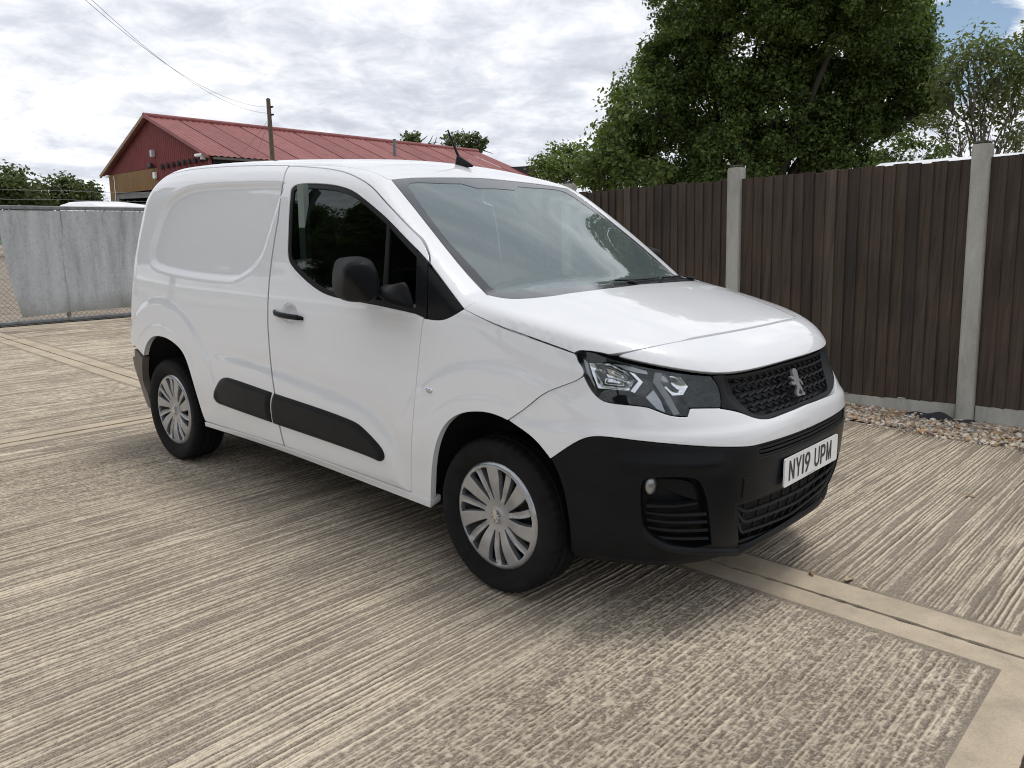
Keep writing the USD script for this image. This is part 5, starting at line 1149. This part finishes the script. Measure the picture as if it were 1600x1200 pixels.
for k, (u, v) in enumerate(((345, 262), (385, 262))):
    e_ = CAM + ray(u, v) * (DP + 14); w = obj('stay_wire', tube(sag(pt - dirp * .6, e_, .25), .006, 5), 'wire_grey', None, 60); tag(w, ['thin wire slanting from the pole to the barn, the more sloping one', 'thin wire slanting from the pole to the barn, the steeper one'][k], 'wire', 'thin wires down to the barn')
# ------------------------------------------------------------------ trees
def leafy(name, lo, mid, hi, trans):
    mat(name, {'g': ('geometry', {}), 'tn': ('attribute', {'attribute': 'tone'}), 'n': ('noise_texture', {'scale': .9, 'detail': 3.0}), 'a': ('math', {'math_type': 'multiply_add', 'value2': .5, 'value3': .0}), 'h': ('math', {'math_type': 'multiply', 'value2': .55}), 'r': ('rgb_ramp', {'ramp': [(.15, lo), (.5, mid), (.9, hi)]}),
        'd': ('principled_bsdf', {'roughness': .55, 'specular_ior_level': .35}), 't': ('translucent_bsdf', {}), 'tc': ('mix', {'mix_type': 'multiply', 'fac': 1.0, 'color2': (1.5, 1.6, .8)}), 'm': ('mix_closure', {'fac': trans})},
        [('tn.fac', 'a.value1'), ('g.position', 'n.vector'), ('n.fac', 'h.value1'), ('h.value', 'a.value3'), ('a.value', 'r.fac'), ('r.color', 'd.base_color'), ('r.color', 'tc.color1'), ('tc.color', 't.color'), ('d.BSDF', 'm.closure1'), ('t.BSDF', 'm.closure2')], 'm.closure')
leafy('leaf_oak', (.035, .058, .016), (.078, .122, .031), (.15, .21, .056), .30)
leafy('leaf_light', (.055, .085, .022), (.10, .145, .040), (.17, .22, .07), .32)
leafy('leaf_airy', (.065, .085, .034), (.12, .15, .06), (.19, .22, .10), .36)
leafy('leaf_far', (.040, .058, .022), (.075, .10, .036), (.12, .15, .055), .25)
plain('bark', (.045, .04, .031), .95, var=.4, vscale=9); plain('bark_pale', (.15, .135, .11), .95, var=.35, vscale=9)
LEAF = np.array([(-.5, 0, 0), (-.1, .30, .05), (.5, 0, -.05), (-.1, -.30, .05)])
def leaves(C, R, per, size, r_, flat=.55, aspect=1.0):
    """C: cluster centres, R: their radii; one bent leaf per draw"""
    n = len(C) * per; i = np.repeat(np.arange(len(C)), per)
    d = r_.normal(size=(n, 3)); d /= np.linalg.norm(d, axis=1, keepdims=True); rad = R[i] * r_.random(n) ** .45
    P = C[i] + d * rad[:, None] * [1, 1, .75]
    nrm = d * .6 + r_.normal(size=(n, 3)) * .55 + [0, 0, flat]; nrm /= np.linalg.norm(nrm, axis=1, keepdims=True)
    t = np.cross(nrm, r_.normal(size=(n, 3))); t /= np.linalg.norm(t, axis=1, keepdims=True); b = np.cross(nrm, t)
    s = size * r_.uniform(.65, 1.35, n)
    V = P[:, None] + s[:, None, None] * (LEAF[None, :, :1] * t[:, None] + aspect * LEAF[None, :, 1:2] * b[:, None] + LEAF[None, :, 2:] * nrm[:, None])
    k = np.arange(n)[:, None] * 4
    return V.reshape(-1, 3), np.concatenate([k + [0, 1, 2], k + [0, 2, 3]])
def tree(name, label, blobs, D, base_uv, seed, leaf_mat, per=50, dens=1.0, cl=.34, size=.10, trunk=.3, bark='bark', spread=.9, group=None, limb=.05, dead=(), aspect=1.0, core=.25, twig=.5):
    """blobs: (u, v, r) in pixels of the photograph seen at distance D; the crown is filled in depth as well"""
    r_ = np.random.default_rng(seed)
    B = CAM + ray(*base_uv) * D; B = np.array([B[0], B[1], -.15])
    t = thing(name, label, 'tree', tuple(B), 0, group)
    C = []; R = []; hubs = []
    for (u, v, r) in blobs:
        rm = r * D / FPX; c = CAM + ray(u, v) * (D + r_.uniform(-1, 1) * rm * spread)
        hubs.append((c, rm)); n = max(4, int(dens * 26 * (rm / .9) ** 2 * (.34 / cl) ** 1.5))
        d = r_.normal(size=(n, 3)); d /= np.linalg.norm(d, axis=1, keepdims=True)
        q = (core + (1 - core) * r_.random(n) ** .4)[:, None]
        C.append(c + d * q * rm * [1, 1, .92]); R.append(r_.uniform(.6, 1.25, n) * cl)
    C, R = np.concatenate(C), np.concatenate(R); keep = C[:, 2] > .3; C, R = C[keep], R[keep]
    V, Fc = leaves(C, R, per, size, r_, aspect=aspect)
    toned(obj('crown', (V - B, Fc), leaf_mat, t, False), 4, seed)
    mid = np.mean([h[0] for h in hubs], axis=0)
    fork = np.array([B[0] * .6 + mid[0] * .4, B[1] * .6 + mid[1] * .4, B[2] + (mid[2] - B[2]) * .38])
    obj('trunk', tube([p - B for p in (B, B * .5 + fork * .5 + [.05, 0, 0], fork)], [trunk, trunk * .75, trunk * .62], 12), bark, t, 60)
    lm = []
    for c, rm in hubs:
        m1 = fork * .5 + c * .5 + r_.normal(0, .12, 3) * rm + [0, 0, -.1 * rm]; r0 = trunk * .30 * min(1.2, rm / 1.2 + .3)
        lm.append(tube(np.array([fork, fork * .75 + m1 * .25 + r_.normal(0, .05, 3), m1, m1 * .4 + c * .6 + r_.normal(0, .08, 3) * rm, c]) - B, [r0 * 1.3, r0, r0 * .75, r0 * .5, r0 * .28], 7, False))
        near = np.argsort(np.linalg.norm(C - c, axis=1))[:int(10 * twig)]
        for k in near: lm.append(tube(np.array([m1 * .4 + c * .6, c * .5 + C[k] * .5 + r_.normal(0, .06, 3), C[k]]) - B, [r0 * .35, r0 * .24, r0 * .10], 5, False))
    for (u0, v0), (u1, v1) in dead:
        a, b = CAM + ray(u0, v0) * D, CAM + ray(u1, v1) * D; m1 = (a + b) / 2 + r_.normal(0, .06, 3) * np.linalg.norm(b - a); lm.append(tube(np.array([a, m1, b]) - B, [limb, limb * .7, limb * .35], 5, False))
    obj('limbs', join(lm), bark, t, 60)
    return t, B
OAK = [(1120, -20, 85), (1230, -60, 105), (1335, -20, 90), (1395, 25, 52), (1085, 50, 52), (1055, 108, 55), (1180, 75, 85), (1290, 65, 88), (1385, 100, 62), (1425, 145, 42), (1447, 168, 26), (1015, 165, 52), (1105, 165, 75), (1215, 165, 80), (1320, 150, 68), (985, 220, 45), (1060, 235, 65), (1150, 250, 70), (1240, 255, 70), (1315, 225, 46), (1350, 262, 30), (1398, 190, 26), (1440, 60, 22), (1020, 95, 26), (975, 260, 45)]
oak, oakB = tree('oak_tree', 'huge dark green broadleaf tree towering over the board fence', OAK, 22.0, (1190, 300), 11, 'leaf_oak', per=112, dens=2.3, cl=.36, size=.098, trunk=.30, core=.35)
tree('slender_tree', 'light green feathery tree between the big dark tree and the van roof', [(968, 170, 22), (955, 205, 26), (940, 240, 32), (925, 270, 34), (960, 275, 36), (985, 150, 18), (1000, 280, 40)], 19.5, (950, 330), 12, 'leaf_light', per=46, dens=1.8, cl=.40, size=.13, trunk=.14, core=.1)
tree('small_tree', 'small round bright green tree just right of the van aerial', [(878, 246, 26), (850, 258, 20), (905, 250, 24), (865, 268, 28), (895, 272, 28), (836, 268, 12)], 31.0, (880, 330), 13, 'leaf_light', per=44, dens=1.8, cl=.36, size=.13, trunk=.12, core=.1)
AIRY = [(1490, 95, 30), (1530, 85, 30), (1565, 105, 34), (1600, 90, 36), (1480, 140, 26), (1515, 140, 30), (1590, 150, 40), (1540, 175, 26), (1470, 185, 22), (1500, 215, 24), (1560, 215, 26), (1600, 210, 26), (1640, 120, 50)]
tree('airy_tree', 'thin airy tree with many bare stems at the right edge above the fence', AIRY, 20.0, (1535, 330), 14, 'leaf_airy', per=40, dens=1.8, cl=.34, size=.11, trunk=.10, bark='bark_pale', core=.3, limb=.025, twig=1.3, aspect=.7,
     dead=[((1532, 260), (1490, 90)), ((1532, 260), (1510, 70)), ((1535, 260), (1560, 90)), ((1538, 260), (1590, 110)), ((1532, 250), (1470, 150)), ((1545, 255), (1600, 190)), ((1510, 160), (1478, 110)), ((1560, 170), (1545, 95)), ((1530, 255), (1460, 215))])
tree('dark_shrub', 'dark leafy shrub poking above the fence left of the airy tree', [(1405, 228, 16), (1432, 222, 16), (1395, 250, 20), (1440, 245, 20), (1375, 250, 18), (1460, 240, 14)], 18.0, (1410, 330), 15, 'leaf_oak', per=40, dens=1.0, cl=.22, size=.09, trunk=.06, core=.1)
tree('far_tree', 'leafy crown with dead twigs peeping over the barn roof left of the aerial', [(716, 222, 15), (742, 226, 15), (700, 220, 9), (756, 222, 8), (730, 236, 16)], 62.0, (725, 300), 16, 'leaf_far', per=46, dens=1.2, cl=.55, size=.24, trunk=.28, core=.1, limb=.05, dead=[((745, 230), (770, 240)), ((735, 225), (722, 200)), ((752, 225), (763, 212)), ((720, 225), (706, 208)), ((742, 225), (748, 206))])
tree('far_tree', 'smaller leafy crown with bare twigs over the middle of the barn roof', [(640, 212, 10), (652, 216, 9), (648, 224, 10)], 62.0, (650, 300), 17, 'leaf_far', per=46, dens=1.2, cl=.5, size=.24, trunk=.2, core=.1, limb=.05, dead=[((655, 222), (668, 212)), ((668, 226), (676, 212)), ((660, 226), (684, 222)), ((676, 228), (682, 214))])
tree('hedge_tree', 'leafy green tree at the left picture edge behind the gate', [(18, 288, 22), (0, 300, 30), (38, 300, 24), (-20, 290, 34), (20, 316, 30), (50, 316, 20)], 44.0, (15, 345), 18, 'leaf_far', per=50, dens=1.2, cl=.50, size=.20, trunk=.2, core=.2)
tree('hedge_tree', 'low leafy green tree between the picture edge tree and the barn', [(85, 300, 18), (105, 294, 20), (130, 300, 20), (150, 306, 14), (70, 312, 22), (110, 315, 26), (145, 318, 20)], 46.0, (110, 345), 19, 'leaf_far', per=50, dens=1.2, cl=.48, size=.20, trunk=.2, core=.2)
# the trees behind the viewpoint, which the paint and the door window mirror
for k, (x, y, rz, s) in enumerate(((-18.0, -16.8, .6, 1.4), (-9.5, -21.0, 2.1, 1.45), (1.5, -23.0, 3.9, 1.3), (-23.0, -11.0, 5.0, 1.35), (-31.0, -9.5, 3.0, 1.5), (11.0, -24.0, 1.2, 1.3))):
    x_ = UsdGeom.Xform.Define(stage, numbered('/World/oak_tree')); x_.AddTranslateOp().Set(Gf.Vec3d(x, y, -.15)); x_.AddRotateZOp().Set(math.degrees(rz)); x_.AddScaleOp().Set(Gf.Vec3f(s, s, s))
    pr = x_.GetPrim()
    for part in ('crown', 'trunk', 'limbs'):
        c_ = stage.DefinePrim(str(pr.GetPath()) + '/' + part); c_.GetReferences().AddInternalReference(Sdf.Path(str(oak.GetPath()) + '/' + part))
    tag(pr, 'dark broadleaf tree standing behind the viewpoint and mirrored in the van', 'tree', 'trees mirrored in the van')
